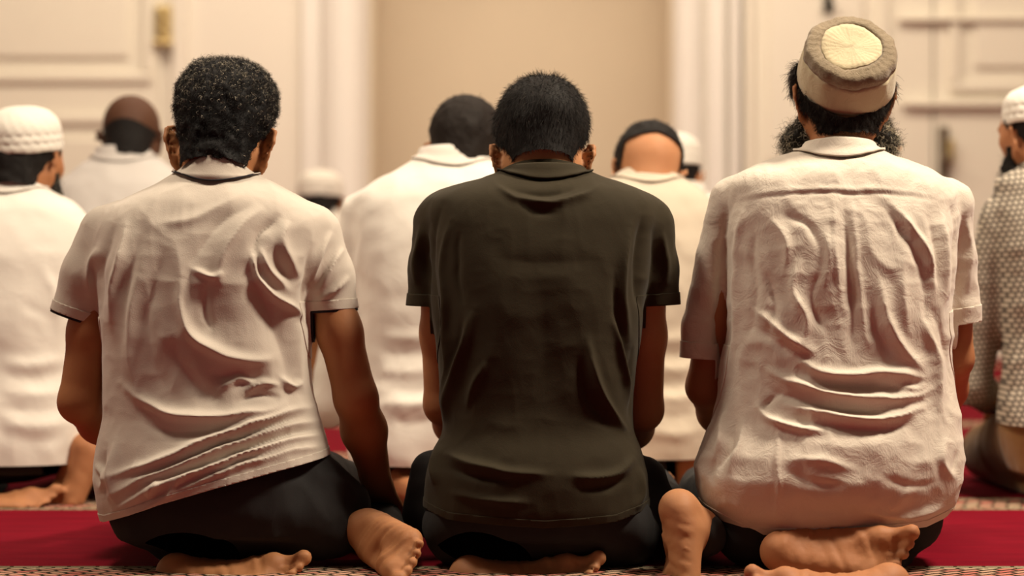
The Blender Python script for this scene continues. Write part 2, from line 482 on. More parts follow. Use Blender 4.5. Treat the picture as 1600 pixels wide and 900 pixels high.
class Foot:
    """o: centre of the heel pad's underside, t: heel -> toes, up: sole -> instep; side +1: big toe on the t x up side"""
    def __init__(s, o, t, up, side, bend=0.0, size=1.0, toe_dir=None):
        s.o = np.array(o, float); t = np.array(t, float); s.t = t/np.linalg.norm(t)
        u = np.array(up, float); u -= s.t*(u@s.t); s.u = u/np.linalg.norm(u); s.m = np.cross(s.t, s.u)*side
        s.bend = math.radians(bend); s.s = size
    def q(s, a, b, c): return s.o+(s.t*a+s.m*b+s.u*c)*s.s
    def ankle(s): return s.q(.045, 0, .085)
    def add(f, V, shin_to=None):
        s = f.s; q = f.q
        V.ball(q(.012, 0, .032), np.array((.031, .031, .031))*s*1.04, .0)
        V.cone(q(.01, 0, .034), q(.045, 0, .08), .03*s, .034*s, .02*s)
        for b0, b1, r0, r1, z0, z1 in ((.012, .026, .03, .0195, .045, .021), (.0, .004, .03, .019, .05, .024), (-.012, -.018, .027, .017, .036, .019), (-.016, -.034, .024, .015, .028, .016)):
            V.cone(q(.05, b0, z0), q(.178-abs(b1-.02)*.35, b1, z1), r0*s, r1*s, .02*s)
        V.cone(q(.02, -.018, .022), q(.15, -.034, .015), .018*s, .015*s, .015*s)
        V.ball(q(.182, .027, .017), np.array((.019, .019, .018))*s, .012*s)
        V.ball(q(.155, -.033, .015), .0155*s, .012*s)
        for b0, a0, b1, L, r in ((.03, .19, .034, .046, .0135), (.011, .193, .014, .038, .0088), (-.005, .188, -.003, .034, .0083), (-.02, .180, -.02, .030, .0078), (-.034, .168, -.036, .026, .0075)):
            p0 = q(a0, b0, .018); t = f.t*math.cos(f.bend)+f.u*math.sin(f.bend)
            t2 = f.t*math.cos(f.bend-.5)+f.u*math.sin(f.bend-.5)
            p1 = p0+(t*L*.55+f.m*(b1-b0)*.5)*s; p2 = p1+(t2*L*.45+f.m*(b1-b0)*.5)*s
            V.chain([p0, p1, p2], [r*1.05*s, r*.88*s, r*1.06*s], .004*s)
        V.ball(q(.095, .044, .0), np.array((.040, .020, .022))*s, .02*s, sub=True)
        if shin_to is not None:
            a = f.ankle(); V.cone(a, shin_to, .034*s, .052*s, .02*s)
            for b in (-1, 1): V.ball(q(.045, b*.03, .075), .013*s, .014*s)

# ------------------------------------------------------------------ hair, caps, collars
def strand_mesh(roots, dirs, L, curl, seg, rad, rng, gravity=0.0, nrm=None, shade=None, curlr=0.003):
    """little tapered three-sided strands, one per root"""
    n = len(roots); V = []; 
    t1 = np.cross(dirs, rng.normal(size=(n, 3))); t1 /= np.linalg.norm(t1, axis=1)[:, None]+1e-9
    t2 = np.cross(dirs, t1)
    ph = rng.uniform(0, 6.28, n); p = roots.copy(); pts = [p.copy()]; d = dirs.copy()
    for k in range(seg):
        d = d+np.array((0, 0, -gravity))/seg
        d /= np.linalg.norm(d, axis=1)[:, None]
        p = p+d*(L/seg)[:, None]
        a = ph+curl*(k+1)/seg
        w = (k+1)/seg
        pts.append(p+(t1*np.cos(a)[:, None]+t2*np.sin(a)[:, None])*curlr*min(1, w*2))
    rings = []
    for k, c in enumerate(pts):
        r = rad*(1-0.75*k/seg)
        for j in range(3):
            a = 2.094*j
            rings.append(c+(t1*math.cos(a)+t2*math.sin(a))*r)
    R = np.stack(rings, 1)          # n, (seg+1)*3, 3
    v = R.reshape(-1, 3); m = (seg+1)*3; base = (np.arange(n)*m)[:, None]
    f = []
    for k in range(seg):
        for j in range(3):
            a, b = k*3+j, k*3+(j+1) % 3
            f.append(base+np.array([a, b, b+3, a+3])[None, :])
    f = np.concatenate(f).reshape(-1, 4)
    sh = np.repeat(shade if shade is not None else rng.uniform(0, 1, n), m)
    return v, f, sh
def sample(v, f, n, rng, w=None):
    i = rng.integers(0, len(f), n)
    a = rng.uniform(0, 1, (n, 1)); b = rng.uniform(0, 1, (n, 1))
    q = f[i]
    return v[q[:, 0]]*(1-a)*(1-b)+v[q[:, 1]]*a*(1-b)+v[q[:, 2]]*a*b+v[q[:, -1]]*(1-a)*b, i
def make_hair(H, root, mat, rng, rad=(.081, .099, .089), centre=(0, -.012, .032), nape=-.068, front=.055, h=.004, lump=.002, lumpf=60,
              nstr=0, L=.012, curl=4.0, down=.6, gfrac=.3, side=-.008, strr=.00045, cap_g=None, name='hair', grey_top=True, curlr=.003, lowr=.062, top=0.0, boxy=0.0):
    s = H.s
    V = Vol(H.c-.15*s, H.c+.15*s, h)
    V.ball(H.w(centre), np.array(rad)*s, 0, H.R)
    if top: V.ball(H.w((0, .0, centre[2]+top)), np.array((rad[0]*.93, rad[1]*.84, rad[2]*.84))*s, .03*s, H.R)
    if boxy:
        for sx in (-1, 1): V.ball(H.w((sx*.032, -.02, .066+boxy)), .048*s, .03*s); V.ball(H.w((sx*.032, .03, .062+boxy)), .043*s, .03*s)
    V.cone(H.w((0, -.038, -.03)), H.w((0, -.036, -.1)), lowr*s, (lowr-.008)*s, .02*s)
    v, f = V.mesh(); n = vnormals(v, f); l = H.loc(v)
    v = v+n*(fbm(l*lumpf, 3, 3)*lump)[:, None]
    l = H.loc(v)
    ee = fbm(l*90, 8, 2)*.0025
    # hairline: over the brow, in front of the ears, behind the ears, and across the nape
    fr = np.interp(l[:, 2], [-.12, -.07, -.05, -.012, .0, .03, .05, .075, .12], [-.06, -.045, -.036, -.026, side+.02, .022, .03, front, front+.02])
    g = np.maximum(l[:, 1]-fr, nape-l[:, 2])+ee
    if cap_g is not None: g = np.maximum(g, cap_g(l))
    v2, f2 = clip(v, f, g)
    base = mk(name, v2, f2, mat, root, attr=np.full(len(v2), .1))
    if nstr:
        n2 = vnormals(v2, f2); p, i = sample(v2, f2, nstr, rng)
        q = f2[i]; nn = n2[q[:, 0]]
        dn = -H.R[:, 2][None, :]-nn*(nn@(-H.R[:, 2]))[:, None]
        d = nn*(1-down)+dn*down+rng.normal(size=nn.shape)*.28
        d /= np.linalg.norm(d, axis=1)[:, None]
        ll = H.loc(p)
        LL = L*s*rng.uniform(.6, 1.3, nstr)*np.clip((ll[:, 2]+.10)/.1, .25, 1.0)
        r = rng.uniform(0, 1, nstr)
        if grey_top: r = np.where(rng.uniform(0, 1, nstr) < np.clip(.25+ll[:, 2]*9, 0.05, 1), r, r*(1-gfrac)*.9)
        sv, sf, sh = strand_mesh(p-nn*.001, d, LL, curl, 4, strr, rng, gravity=.3, shade=r, curlr=curlr)
        mk('hair_strands', sv, sf, mat, base, attr=sh, kind='stuff')
    return base
def beard(H, root, mat, rng, n=1500, L=.03, curl=9, drop=.035, grey=.5, full=.012, lab=None, spread=.0):
    s = H.s
    V = Vol(H.c-.2*s, H.c+.2*s, .004)
    for sx in (-1, 1):
        V.cone(H.w((sx*.066, .012, -.03)), H.w((sx*(.06+spread), .03, -.075)), .012*s, (.014+full)*s, .01*s)
        V.cone(H.w((sx*(.06+spread), .03, -.075)), H.w((sx*.018, .078, -.09-drop)), (.014+full)*s, (.018+full)*s, .015*s)
    V.cone(H.w((-.02, .075, -.1)), H.w((.02, .075, -.1)), (.018+full)*s, (.018+full)*s, .02*s)
    v, f = V.mesh(); nn = vnormals(v, f); l = H.loc(v)
    v = v+nn*(fbm(l*70, 3, 3)*.004)[:, None]; l = H.loc(v)
    g = np.maximum(-.058+0*l[:, 0], 0)  # placeholder keeps dtype
    g = np.maximum(l[:, 2]+.028, -(l[:, 1]+.02)); g = np.maximum(g, np.minimum(l[:, 2]+.052, .05-np.abs(l[:, 0])+(-.03)))
    v2, f2 = clip(v, f, g)
    b = mk('beard', v2, f2, mat, root, attr=np.full(len(v2), .12), label=lab)
    n2 = vnormals(v2, f2); p, i = sample(v2, f2, n, rng); m = n2[f2[i][:, 0]]
    d = m*.7+np.array((0, 0, -.6))+rng.normal(size=m.shape)*.4; d /= np.linalg.norm(d, axis=1)[:, None]
    sv, sf, sh = strand_mesh(p, d, L*s*rng.uniform(.5, 1.2, n), curl, 5, .00055, rng, shade=rng.uniform(0, 1, n), curlr=.004)
    mk('beard_strands', sv, sf, mat, b, attr=sh, kind='stuff')
    return b
def lathe(prof, seg, axis_o, R, wob=None):
    """prof: list of (radius, height); wob(theta, i) multiplies the radius; R columns are x, y, axis"""
    v = []; m = len(prof)
    for i, (r, z) in enumerate(prof):
        for j in range(seg):
            t = 2*math.pi*j/seg; rr, zz = (r, z) if wob is None else wob(t, i, r, z)
            v.append((rr*math.cos(t), rr*math.sin(t), zz))
    v = np.array(v)@np.array(R).T+axis_o
    f = []
    for i in range(m-1):
        for j in range(seg):
            k = (j+1) % seg
            f.append((i*seg+j, i*seg+k, (i+1)*seg+k, (i+1)*seg+j))
    return v, np.array(f)
def axes(zdir, ydir=(0, 1, 0)):
    z = np.array(zdir, float); z /= np.linalg.norm(z); y = np.array(ydir, float); y -= z*(y@z); y /= np.linalg.norm(y)
    return np.stack([np.cross(y, z), y, z], 1)
def collar(root, name, mat, c, rx, ry, top, fall, drop, R=None, tip=None, tipmat=None, gap=0.5, point=0.0, stand=.004, label=None, n=72, flare=.006, surf=None):
    """a turned-down shirt collar round the neck: c centre of the neck opening; top(t), fall(t): heights over t (0 at the nape, +-pi in front)"""
    R = np.eye(3) if R is None else R
    ts = np.linspace(-math.pi+gap, math.pi-gap, n)
    prof = []
    for t in ts:
        dx, dy = math.sin(t), -math.cos(t)
        tz = top(t); fz = fall(t)
        pts = [(0.0-.010, -drop), (-.005, -drop*.3), (-.002, tz*.7), (0.0, tz-.002), (.003, tz), (.0065, tz-.003), (.009, tz*.6+fz*.4), (.013+flare*.5, tz*.25+fz*.75), (.016+flare, fz+.003), (.0165+flare, fz)]
        prof.append([(dx*(rx+o), dy*(ry+o), z) for o, z in pts])
    A = np.array(prof); m = A.shape[1]
    if surf is not None:       # lay the turned-down edge on the shirt
        q = (surf-c)@R; ang = np.arctan2(q[:, 0], -q[:, 1]); rd = np.hypot(q[:, 0], q[:, 1])
        near = rd < .14; q, ang, rd = q[near], ang[near], rd[near]
        off = []
        for i, t in enumerate(ts):
            r_ = np.hypot(A[i, m-1, 0], A[i, m-1, 1]); s_ = (np.abs(ang-t) < .12) & (np.abs(rd-r_) < .006)
            off.append(q[s_, 2].max()+.001 if s_.sum() > 1 else np.nan)
        off = np.array(off); ok = ~np.isnan(off)
        if ok.sum() > 4:
            off = np.interp(ts, ts[ok], off[ok]); off = np.convolve(np.pad(off, 4, mode='edge'), np.ones(9)/9, 'valid')
            dz = np.clip(off-A[:, m-1, 2], -.022, .022)
            for j, w in ((m-4, .25), (m-3, .7), (m-2, 1), (m-1, 1)): A[:, j, 2] += dz*w
    A[..., 0] += 0.0008*np.sin(A[..., 2]*900+np.linspace(0, 20, n)[:, None])
    v = A.reshape(-1, 3)@R.T+c
    f = []; ft = []
    for i in range(n-1):
        for j in range(m-1):
            (ft if (tipmat is not None and j == m-2) else f).append((i*m+j, i*m+j+1, (i+1)*m+j+1, (i+1)*m+j))
    o = mk(name, v, np.array(f), mat, root, thick=.0016, label=label)
    if tipmat is not None:
        f2 = np.array(ft); u = np.unique(f2); re = {a: b for b, a in enumerate(u)}
        mk('collar_tipping', v[u], np.array([[re[x] for x in q] for q in ft]), tipmat, o, thick=.0022, label='thin dark line round the collar edge')
    return o
def ell_ring(pts_c, axis, ra, rb, up, rad, seg=48, name='hem_band', mat=None, root=None): pass
def seated_legs(V, hip, kneeL, kneeR, ankL, ankR, r=1.0, k=.04, hipr=(.165, .125, .12)):
    hip = np.array(hip, float)
    V.ball(hip, np.array(hipr)*r, k)
    for sx, kn, an in ((-1, kneeL, ankL), (1, kneeR, ankR)):
        V.cone(hip+np.array((sx*.085, .03, -.01)), kn, .092*r, .062*r, k)
        V.cone(kn, np.array(an), .058*r, .043*r, k*.6)
# ------------------------------------------------------------------ materials
M = {}
M['polo'] = cloth_mat('polo_pique', (.60, .53, .45), scale=520, bump=.5, crinkle=.10)
M['navy'] = cloth_mat('navy_tipping', (.02, .018, .022), scale=500, sheen=.05)
M['black'] = cloth_mat('black_trouser_cloth', (.022, .021, .021), scale=600, sheen=.02, var=.1)
M['olive'] = cloth_mat('dark_olive_jersey', (.030, .022, .0095), scale=600, sheen=.04, crinkle=.10, var=.1)
M['linen'] = cloth_mat('cream_linen', (.70, .62, .52), scale=380, bump=.5, crinkle=.45, stretch=(1, 1, .35), crs=26)
M['white'] = cloth_mat('white_cotton', (.80, .75, .67), crinkle=.25, crs=14)
M['pale'] = cloth_mat('pale_lilac_cotton', (.66, .62, .58), crinkle=.2, crs=14)
M['beige'] = cloth_mat('beige_jersey', (.58, .50, .39), crinkle=.2, crs=14)
M['capwhite'] = cloth_mat('white_knit', (.82, .77, .68), scale=260, bump=1.0)
M['capcream'] = cloth_mat('cream_felt', (.50, .42, .27), scale=260, bump=.6, crinkle=.45, crs=45)
M['capbrown'] = cloth_mat('olive_embroidered_cloth', (.25, .19, .12), scale=200, bump=1.0, crinkle=.5, var=.5, crs=150)
M['brown'] = cloth_mat('tan_brown_cloth', (.27, .14, .045), crinkle=.4)
M['skin1'] = skin_mat('skin_tan', (.40, .185, .078))
M['skin2'] = skin_mat('skin_olive', (.44, .215, .10))
M['skin3'] = skin_mat('skin_ruddy', (.42, .19, .085))
M['skin4'] = skin_mat('skin_dark', (.10, .045, .024))
M['skin5'] = skin_mat('skin_fair', (.52, .26, .13))
M['hair1'] = hair_mat('black_hair_flecked_grey', (.007, .006, .006), (.50, .44, .34), .30)
M['hair2'] = hair_mat('black_hair', (.012, .010, .009), (.07, .06, .05), .25)
M['hair3'] = hair_mat('dark_brown_hair', (.014, .010, .008), (.06, .035, .02), .3)
M['beard3'] = hair_mat('greying_beard_hair', (.014, .012, .010), (.62, .54, .40), .75)
def checked_mat():
    m, nt, b = node_mat('fine_checked_cotton')
    tc = N(nt, 'ShaderNodeTexCoord'); mp = N(nt, 'ShaderNodeMapping'); mp.inputs['Scale'].default_value = (1, .3, 1)
    mp.inputs['Rotation'].default_value = (0, .12, 0)
    nt.links.new(tc.outputs['Object'], mp.inputs[0])
    br = N(nt, 'ShaderNodeTexBrick', Scale=1.0)
    br.offset = .5; br.inputs['Brick Width'].default_value = .011; br.inputs['Row Height'].default_value = .011; br.inputs['Mortar Size'].default_value = .0022
    br.inputs['Mortar Smooth'].default_value = .3
    sp = N(nt, 'ShaderNodeSeparateXYZ'); cb = N(nt, 'ShaderNodeCombineXYZ')
    nt.links.new(mp.outputs[0], sp.inputs[0]); nt.links.new(sp.outputs['X'], cb.inputs['X']); nt.links.new(sp.outputs['Z'], cb.inputs['Y'])
    nt.links.new(cb.outputs[0], br.inputs['Vector'])
    br.inputs['Color1'].default_value = (.56, .49, .39, 1); br.inputs['Color2'].default_value = (.50, .43, .34, 1); br.inputs['Mortar'].default_value = (.12, .10, .08, 1)
    nt.links.new(br.outputs['Color'], b.inputs['Base Color']); b.inputs['Roughness'].default_value = .85
    n3 = N(nt, 'ShaderNodeTexNoise', Scale=18.0, Detail=5.0, Distortion=1.0)
    nt.links.new(tc.outputs['Object'], n3.inputs['Vector'])
    bp = N(nt, 'ShaderNodeBump', Strength=.5, Distance=.006); nt.links.new(n3.outputs['Fac'], bp.inputs['Height']); nt.links.new(bp.outputs[0], b.inputs['Normal'])
    return m
M['check'] = checked_mat()

# ------------------------------------------------------------------ generic garment builders
def rowpx(py, xl, xr, yb, yf):
    cy = (yb+yf)/2
    return (CZ-(py-367)/F*cy, ((xl+xr)/2-800)/F*cy, (xr-xl)/2/F*cy, yb, yf)
def plane_g(v, cuts):
    """cuts: lists of (point, normal); material beyond all planes of one list is cut away"""
    g = np.full(len(v), -1.0)
    for c in cuts:
        q = np.full(len(v), 1e9)
        for p, n in c:
            if n is None: q = np.minimum(q, p[3]-np.linalg.norm(v-np.array(p[:3]), axis=1))
            else:
                n = np.array(n, float); n /= np.linalg.norm(n); q = np.minimum(q, (v-np.array(p))@n)
        g = np.maximum(g, q)
    return g
def fold_relief(v, n, S, seed, amp=.0018, fs=(16, 16, 9), warp=.35, back=True, stroke_scale=1.0, jit=2.5):
    px, py = proj(v)
    w = np.clip(-n[:, 1]*1.6+.25, 0, 1)
    r = strokes(px, py, S, seed=seed, jitter=jit)*w*stroke_scale if S else np.zeros(len(v))
    q = v*np.array(fs)+warp*np.stack([vnoise(v*7, seed+1), vnoise(v*7, seed+2), vnoise(v*7, seed+3)], 1)
    r = r+(ridged(q, seed, 2)-.75)*amp+(ridged(v*34, seed+4, 1)-.6)*amp*.25
    return r
def hem_fn(pts):
    """pts [(px, py)] of the hem seen from behind -> height z for x at depth 4.3"""
    p = np.array(pts, float); X = (p[:, 0]-800)/F*4.3; Z = CZ-(p[:, 1]-367)/F*4.22
    return lambda x: np.interp(x, X, Z)
# ================================================================== the room
WY = 11.6
def build_room():
    m, nt, b = node_mat('red_prayer_carpet')
    tc = N(nt, 'ShaderNodeTexCoord')
    n1 = N(nt, 'ShaderNodeTexNoise', Scale=6.0, Detail=6.0); mp = N(nt, 'ShaderNodeMapping'); mp.inputs['Scale'].default_value = (1, 4, 1)
    nt.links.new(tc.outputs['Object'], mp.inputs[0]); nt.links.new(mp.outputs[0], n1.inputs['Vector'])
    mx = N(nt, 'ShaderNodeMix', data_type='RGBA'); mx.inputs[6].default_value = (.11, .003, .010, 1); mx.inputs[7].default_value = (.25, .006, .018, 1)
    nt.links.new(n1.outputs['Fac'], mx.inputs[0])
    # woven border bands, one per prayer row
    sp = N(nt, 'ShaderNodeSeparateXYZ'); nt.links.new(tc.outputs['Object'], sp.inputs[0])
    def mth(op, a, b_=None, clamp=False):
        q = N(nt, 'ShaderNodeMath', operation=op); q.use_clamp = clamp
        for i, x in enumerate((a, b_)):
            if x is None: continue
            if isinstance(x, (int, float)): q.inputs[i].default_value = x
            else: nt.links.new(x, q.inputs[i])
        return q.outputs[0]
    PIT = 1.115; Y1 = 4.305
    y = mth('FRACT', mth('DIVIDE', mth('SUBTRACT', Y1, sp.outputs['Y']), PIT))
    band = mth('LESS_THAN', y, .235/PIT)
    edge = mth('LESS_THAN', mth('ABSOLUTE', mth('SUBTRACT', y, .1175/PIT)), .085/PIT)
    cb = N(nt, 'ShaderNodeCombineXYZ'); nt.links.new(sp.outputs['X'], cb.inputs['X']); nt.links.new(mth('MULTIPLY', y, PIT), cb.inputs['Y'])
    rot = N(nt, 'ShaderNodeMapping'); rot.inputs['Rotation'].default_value = (0, 0, .62); nt.links.new(cb.outputs[0], rot.inputs[0])
    br = N(nt, 'ShaderNodeTexBrick', Scale=1.0); br.inputs['Brick Width'].default_value = .045; br.inputs['Row Height'].default_value = .020; br.inputs['Mortar Size'].default_value = .004
    br.inputs['Color1'].default_value = (.55, .42, .28, 1); br.inputs['Color2'].default_value = (.55, .16, .13, 1); br.inputs['Mortar'].default_value = (.03, .025, .015, 1)
    nt.links.new(rot.outputs[0], br.inputs['Vector'])
    vo = N(nt, 'ShaderNodeTexBrick', Scale=1.0); vo.inputs['Brick Width'].default_value = .05; vo.inputs['Row Height'].default_value = .012; vo.inputs['Mortar Size'].default_value = .0035
    vo.inputs['Color1'].default_value = (.62, .50, .34, 1); vo.inputs['Color2'].default_value = (.40, .33, .20, 1); vo.inputs['Mortar'].default_value = (.05, .04, .02, 1)
    nt.links.new(cb.outputs[0], vo.inputs['Vector'])
    m1 = N(nt, 'ShaderNodeMix', data_type='RGBA'); nt.links.new(edge, m1.inputs[0]); nt.links.new(vo.outputs['Color'], m1.inputs[6]); nt.links.new(br.outputs['Color'], m1.inputs[7])
    m2 = N(nt, 'ShaderNodeMix', data_type='RGBA'); nt.links.new(band, m2.inputs[0]); nt.links.new(mx.outputs[2], m2.inputs[6]); nt.links.new(m1.outputs[2], m2.inputs[7])
    nt.links.new(m2.outputs[2], b.inputs['Base Color'])
    n2 = N(nt, 'ShaderNodeTexNoise', Scale=500.0, Detail=2.0); nt.links.new(tc.outputs['Object'], n2.inputs['Vector'])
    bp = N(nt, 'ShaderNodeBump', Strength=.6, Distance=.003); nt.links.new(n2.outputs['Fac'], bp.inputs['Height']); nt.links.new(bp.outputs[0], b.inputs['Normal'])
    b.inputs['Roughness'].default_value = .95; b.inputs['Sheen Weight'].default_value = 0; b.inputs['Specular IOR Level'].default_value = .05
    ST = 'structure'
    bm_obj('floor', boxm(0, 7.2, -.03, 10.0, 12.0, .06), m, kind=ST)
    cream = plain_mat('cream_wall_paint', (.82, .77, .69), .7, var=.02, scale=2)
    tan = plain_mat('tan_niche_plaster', (.66, .57, .44), .75, var=.03, scale=3)
    white = plain_mat('warm_white_column_paint', (.84, .81, .77), .5, var=.02)
    door = plain_mat('cream_door_paint', (.82, .77, .67), .45, var=.02)
    brass = plain_mat('aged_brass', (.55, .42, .20), .35, .6)
    bronze = plain_mat('dark_bronze', (.16, .12, .08), .4, .6)
    black = plain_mat('black_metal', (.015, .015, .015), .4, .3)
    px = lambda x, d=WY: (x-800)/F*d
    pz = lambda y, d=WY: CZ-(y-367)/F*d
    HT = 3.6
    def wall(name, x0, x1, y=WY, t=.2, mat=cream, z0=0, z1=HT): return bm_obj(name, boxm((x0+x1)/2, y+t/2, (z0+z1)/2, x1-x0, t, z1-z0), mat, kind=ST)
    NL, NR = px(578), px(1052)
    bm = join_bm([boxm((-5+NL)/2, WY+.1, HT/2, NL+5, .2, HT), boxm((5+NR)/2, WY+.1, HT/2, 5-NR, .2, HT), boxm((NL+NR)/2, WY+.1, (HT+2.35)/2, NR-NL, .2, HT-2.35)])
    bm_obj('wall_front', bm, cream, kind=ST)
    bm_obj('wall_left', boxm(-5.1, 7.2, HT/2, .2, 12.0, HT), cream, kind=ST)
    bm_obj('wall_right', boxm(5.1, 7.2, HT/2, .2, 12.0, HT), cream, kind=ST)
    bm_obj('ceiling', boxm(0, 7.2, HT+.05, 10.4, 12.0, .1), cream, kind=ST)
    # niche: a curved apse with a half dome
    cxn = (NL+NR)/2; r = (NR-NL)/2; v = []; f = []; n = 40; zs = list(np.linspace(0, 1.72, 6))
    def ring(z, rr): return [(cxn-rr*math.cos(math.pi*i/n), WY+.02+rr*.85*math.sin(math.pi*i/n), z) for i in range(n+1)]
    for z in zs: v += ring(z, r)
    for k in range(1, 13):
        a = k/12*math.pi/2; v += ring(1.72+r*.9*math.sin(a), max(r*math.cos(a), .002))
    L = len(v)//(n+1)
    for k in range(L-1):
        for i in range(n): f.append((k*(n+1)+i, k*(n+1)+i+1, (k+1)*(n+1)+i+1, (k+1)*(n+1)+i))
    mk('wall_niche', np.array(v), np.array(f), tan, thick=.02, kind=ST, off=1)
    v = []; f = []
    for k, (o, z) in enumerate([(0, 1.70), (-.018, 1.705), (-.022, 1.72), (-.016, 1.735), (0, 1.74)]): v += ring(z, r+o)
    for k in range(4):
        for i in range(n): f.append((k*(n+1)+i, k*(n+1)+i+1, (k+1)*(n+1)+i+1, (k+1)*(n+1)+i))
    mk('trim_1', np.array(v), np.array(f), tan, kind=ST)
    # engaged columns either side of the niche
    def column(name, x, rad, yy):
        O = np.array((x, yy, 0)); R = np.eye(3)
        prof = [(rad*1.25, 0), (rad*1.25, .12), (rad*1.12, .16), (rad*1.1, .2), (rad, .24), (rad, 2.6), (rad*1.05, 2.62), (rad*1.05, 2.66), (rad, 2.7), (rad*1.3, 2.85), (rad*1.3, 2.95)]
        v, f = lathe(prof, 48, O, R); return mk(name, v, f, white, kind=ST)
    column('trim_2', px(537), .115, WY-.01); column('trim_3', px(1076), .075, WY+.02)
    bm_obj('trim_4', join_bm([boxm(px(488), WY-.02, HT/2, .09, .06, HT, .006)]), white, kind=ST)
    bm_obj('trim_5', join_bm([boxm(px(1118), WY-.02, HT/2, .08, .06, HT, .006), boxm(px(1146), WY-.045, HT/2, .045, .11, HT, .01)]), white, kind=ST)
    # panelled doors
    def pdoor(name, x0, x1, frames, mats=door):
        d = bm_obj(name, boxm((x0+x1)/2, WY-.03, 1.3, x1-x0, .05, 2.6, .004), mats, kind=ST)
        for (a, b_, zb, zt) in frames:
            w = .045
            for (q0, q1, u0, u1) in ((a, b_, zt-w, zt), (a, b_, zb, zb+w), (a, a+w, zb+w, zt-w), (b_-w, b_, zb+w, zt-w)):
                bm_obj('panel_moulding', boxm((q0+q1)/2, WY-.07, (u0+u1)/2, q1-q0, .035, u1-u0, .012), mats, d)
            g = .115
            bm_obj('door_panel', boxm((a+b_)/2, WY-.065, (zb+zt)/2, b_-a-2*g, .03, zt-zb-2*g, .014), mats, d)
        return d
    x0 = px(-190)
    d1 = pdoor('door_1', x0, px(250), [(x0+.08, px(242), pz(130), 2.45), (x0+.08, px(242), .12, pz(180))])
    bm = join_bm([boxm(px(259), WY-.075, pz(42), .075, .03, .19, .008), boxm(px(259), WY-.085, pz(70), .085, .05, .03, .008)])
    h = bm_obj('hinge', bm, brass, d1, label='brass hinge on the door edge')
    for i in range(3):
        O = np.array((px(259), WY-.10, pz(42)-.075+.05*i)); v, f = lathe([(.0005, 0), (.014, .002), (.016, .02), (.014, .042), (.0005, .044)], 16, O, np.eye(3)); mk('hinge_knuckle', v, f, brass, h)
    bm_obj('trim_6', boxm(px(282), WY-.02, 1.35, .07, .06, 2.7, .01), cream, kind=ST)
    x2, x3 = px(1168), px(1455); x4 = px(1800)
    d2 = pdoor('door_2', x2, x3-.004, [(px(1398)-.72, px(1398)-.04, pz(292), 2.45)])
    d3 = pdoor('door_3', x3+.004, x4, [(px(1500)-.06, x4-.08, pz(165)+.06, 2.45)])
    # shadow-gap rails across the right door
    for n_, (a, b_, y0, y1, pr) in enumerate([(1400, 1790, 29, 36, .02), (1405, 1790, 160, 168, .02)]):
        bm_obj('rail_moulding', boxm((px(a)+px(b_))/2, WY-.075-pr/2, (pz(y0)+pz(y1))/2, px(b_)-px(a), .04+pr, pz(y0)-pz(y1), .008), door, d3)
    bm = join_bm([boxm(px(1470), WY-.075, pz(243), .045, .02, .27, .006)])
    hd = bm_obj('door_handle', bm, bronze, d3, label='dark bronze handle plate')
    O = np.array((px(1470), WY-.085, pz(250))); v, f = lathe([(.0005, .09), (.016, .088), (.026, .07), (.024, .05), (.012, .035), (.012, 0)], 24, O, axes((0, -1, 0), (0, 0, 1))); mk('door_knob', v, f, bronze, hd)
    bm_obj('lock_case', boxm(px(1480), WY-.09, pz(238), .03, .04, .11, .005), brass, hd)
    # dark fitting near the top of the middle door
    t = thing('wall_hook', 'small black fitting fixed high on the cream door above the round cap', 'hook', (px(1290), WY-.06, pz(4)))
    bm_obj('back_plate', boxm(px(1290), WY-.07, pz(0), .055, .02, .16, .006), black, t)
    O = np.array((px(1290), WY-.08, pz(14))); v, f = lathe([(.0005, .075), (.02, .07), (.026, .05), (.014, .03), (.012, 0)], 20, O, axes((0, -1, .15), (0, 0, 1))); mk('peg', v, f, black, t)
    bm_obj('baseboard_front', join_bm([boxm((px(255)+NL)/2, WY-.015, .06, NL-px(255), .03, .12, .004)]), white, kind=ST)
build_room()
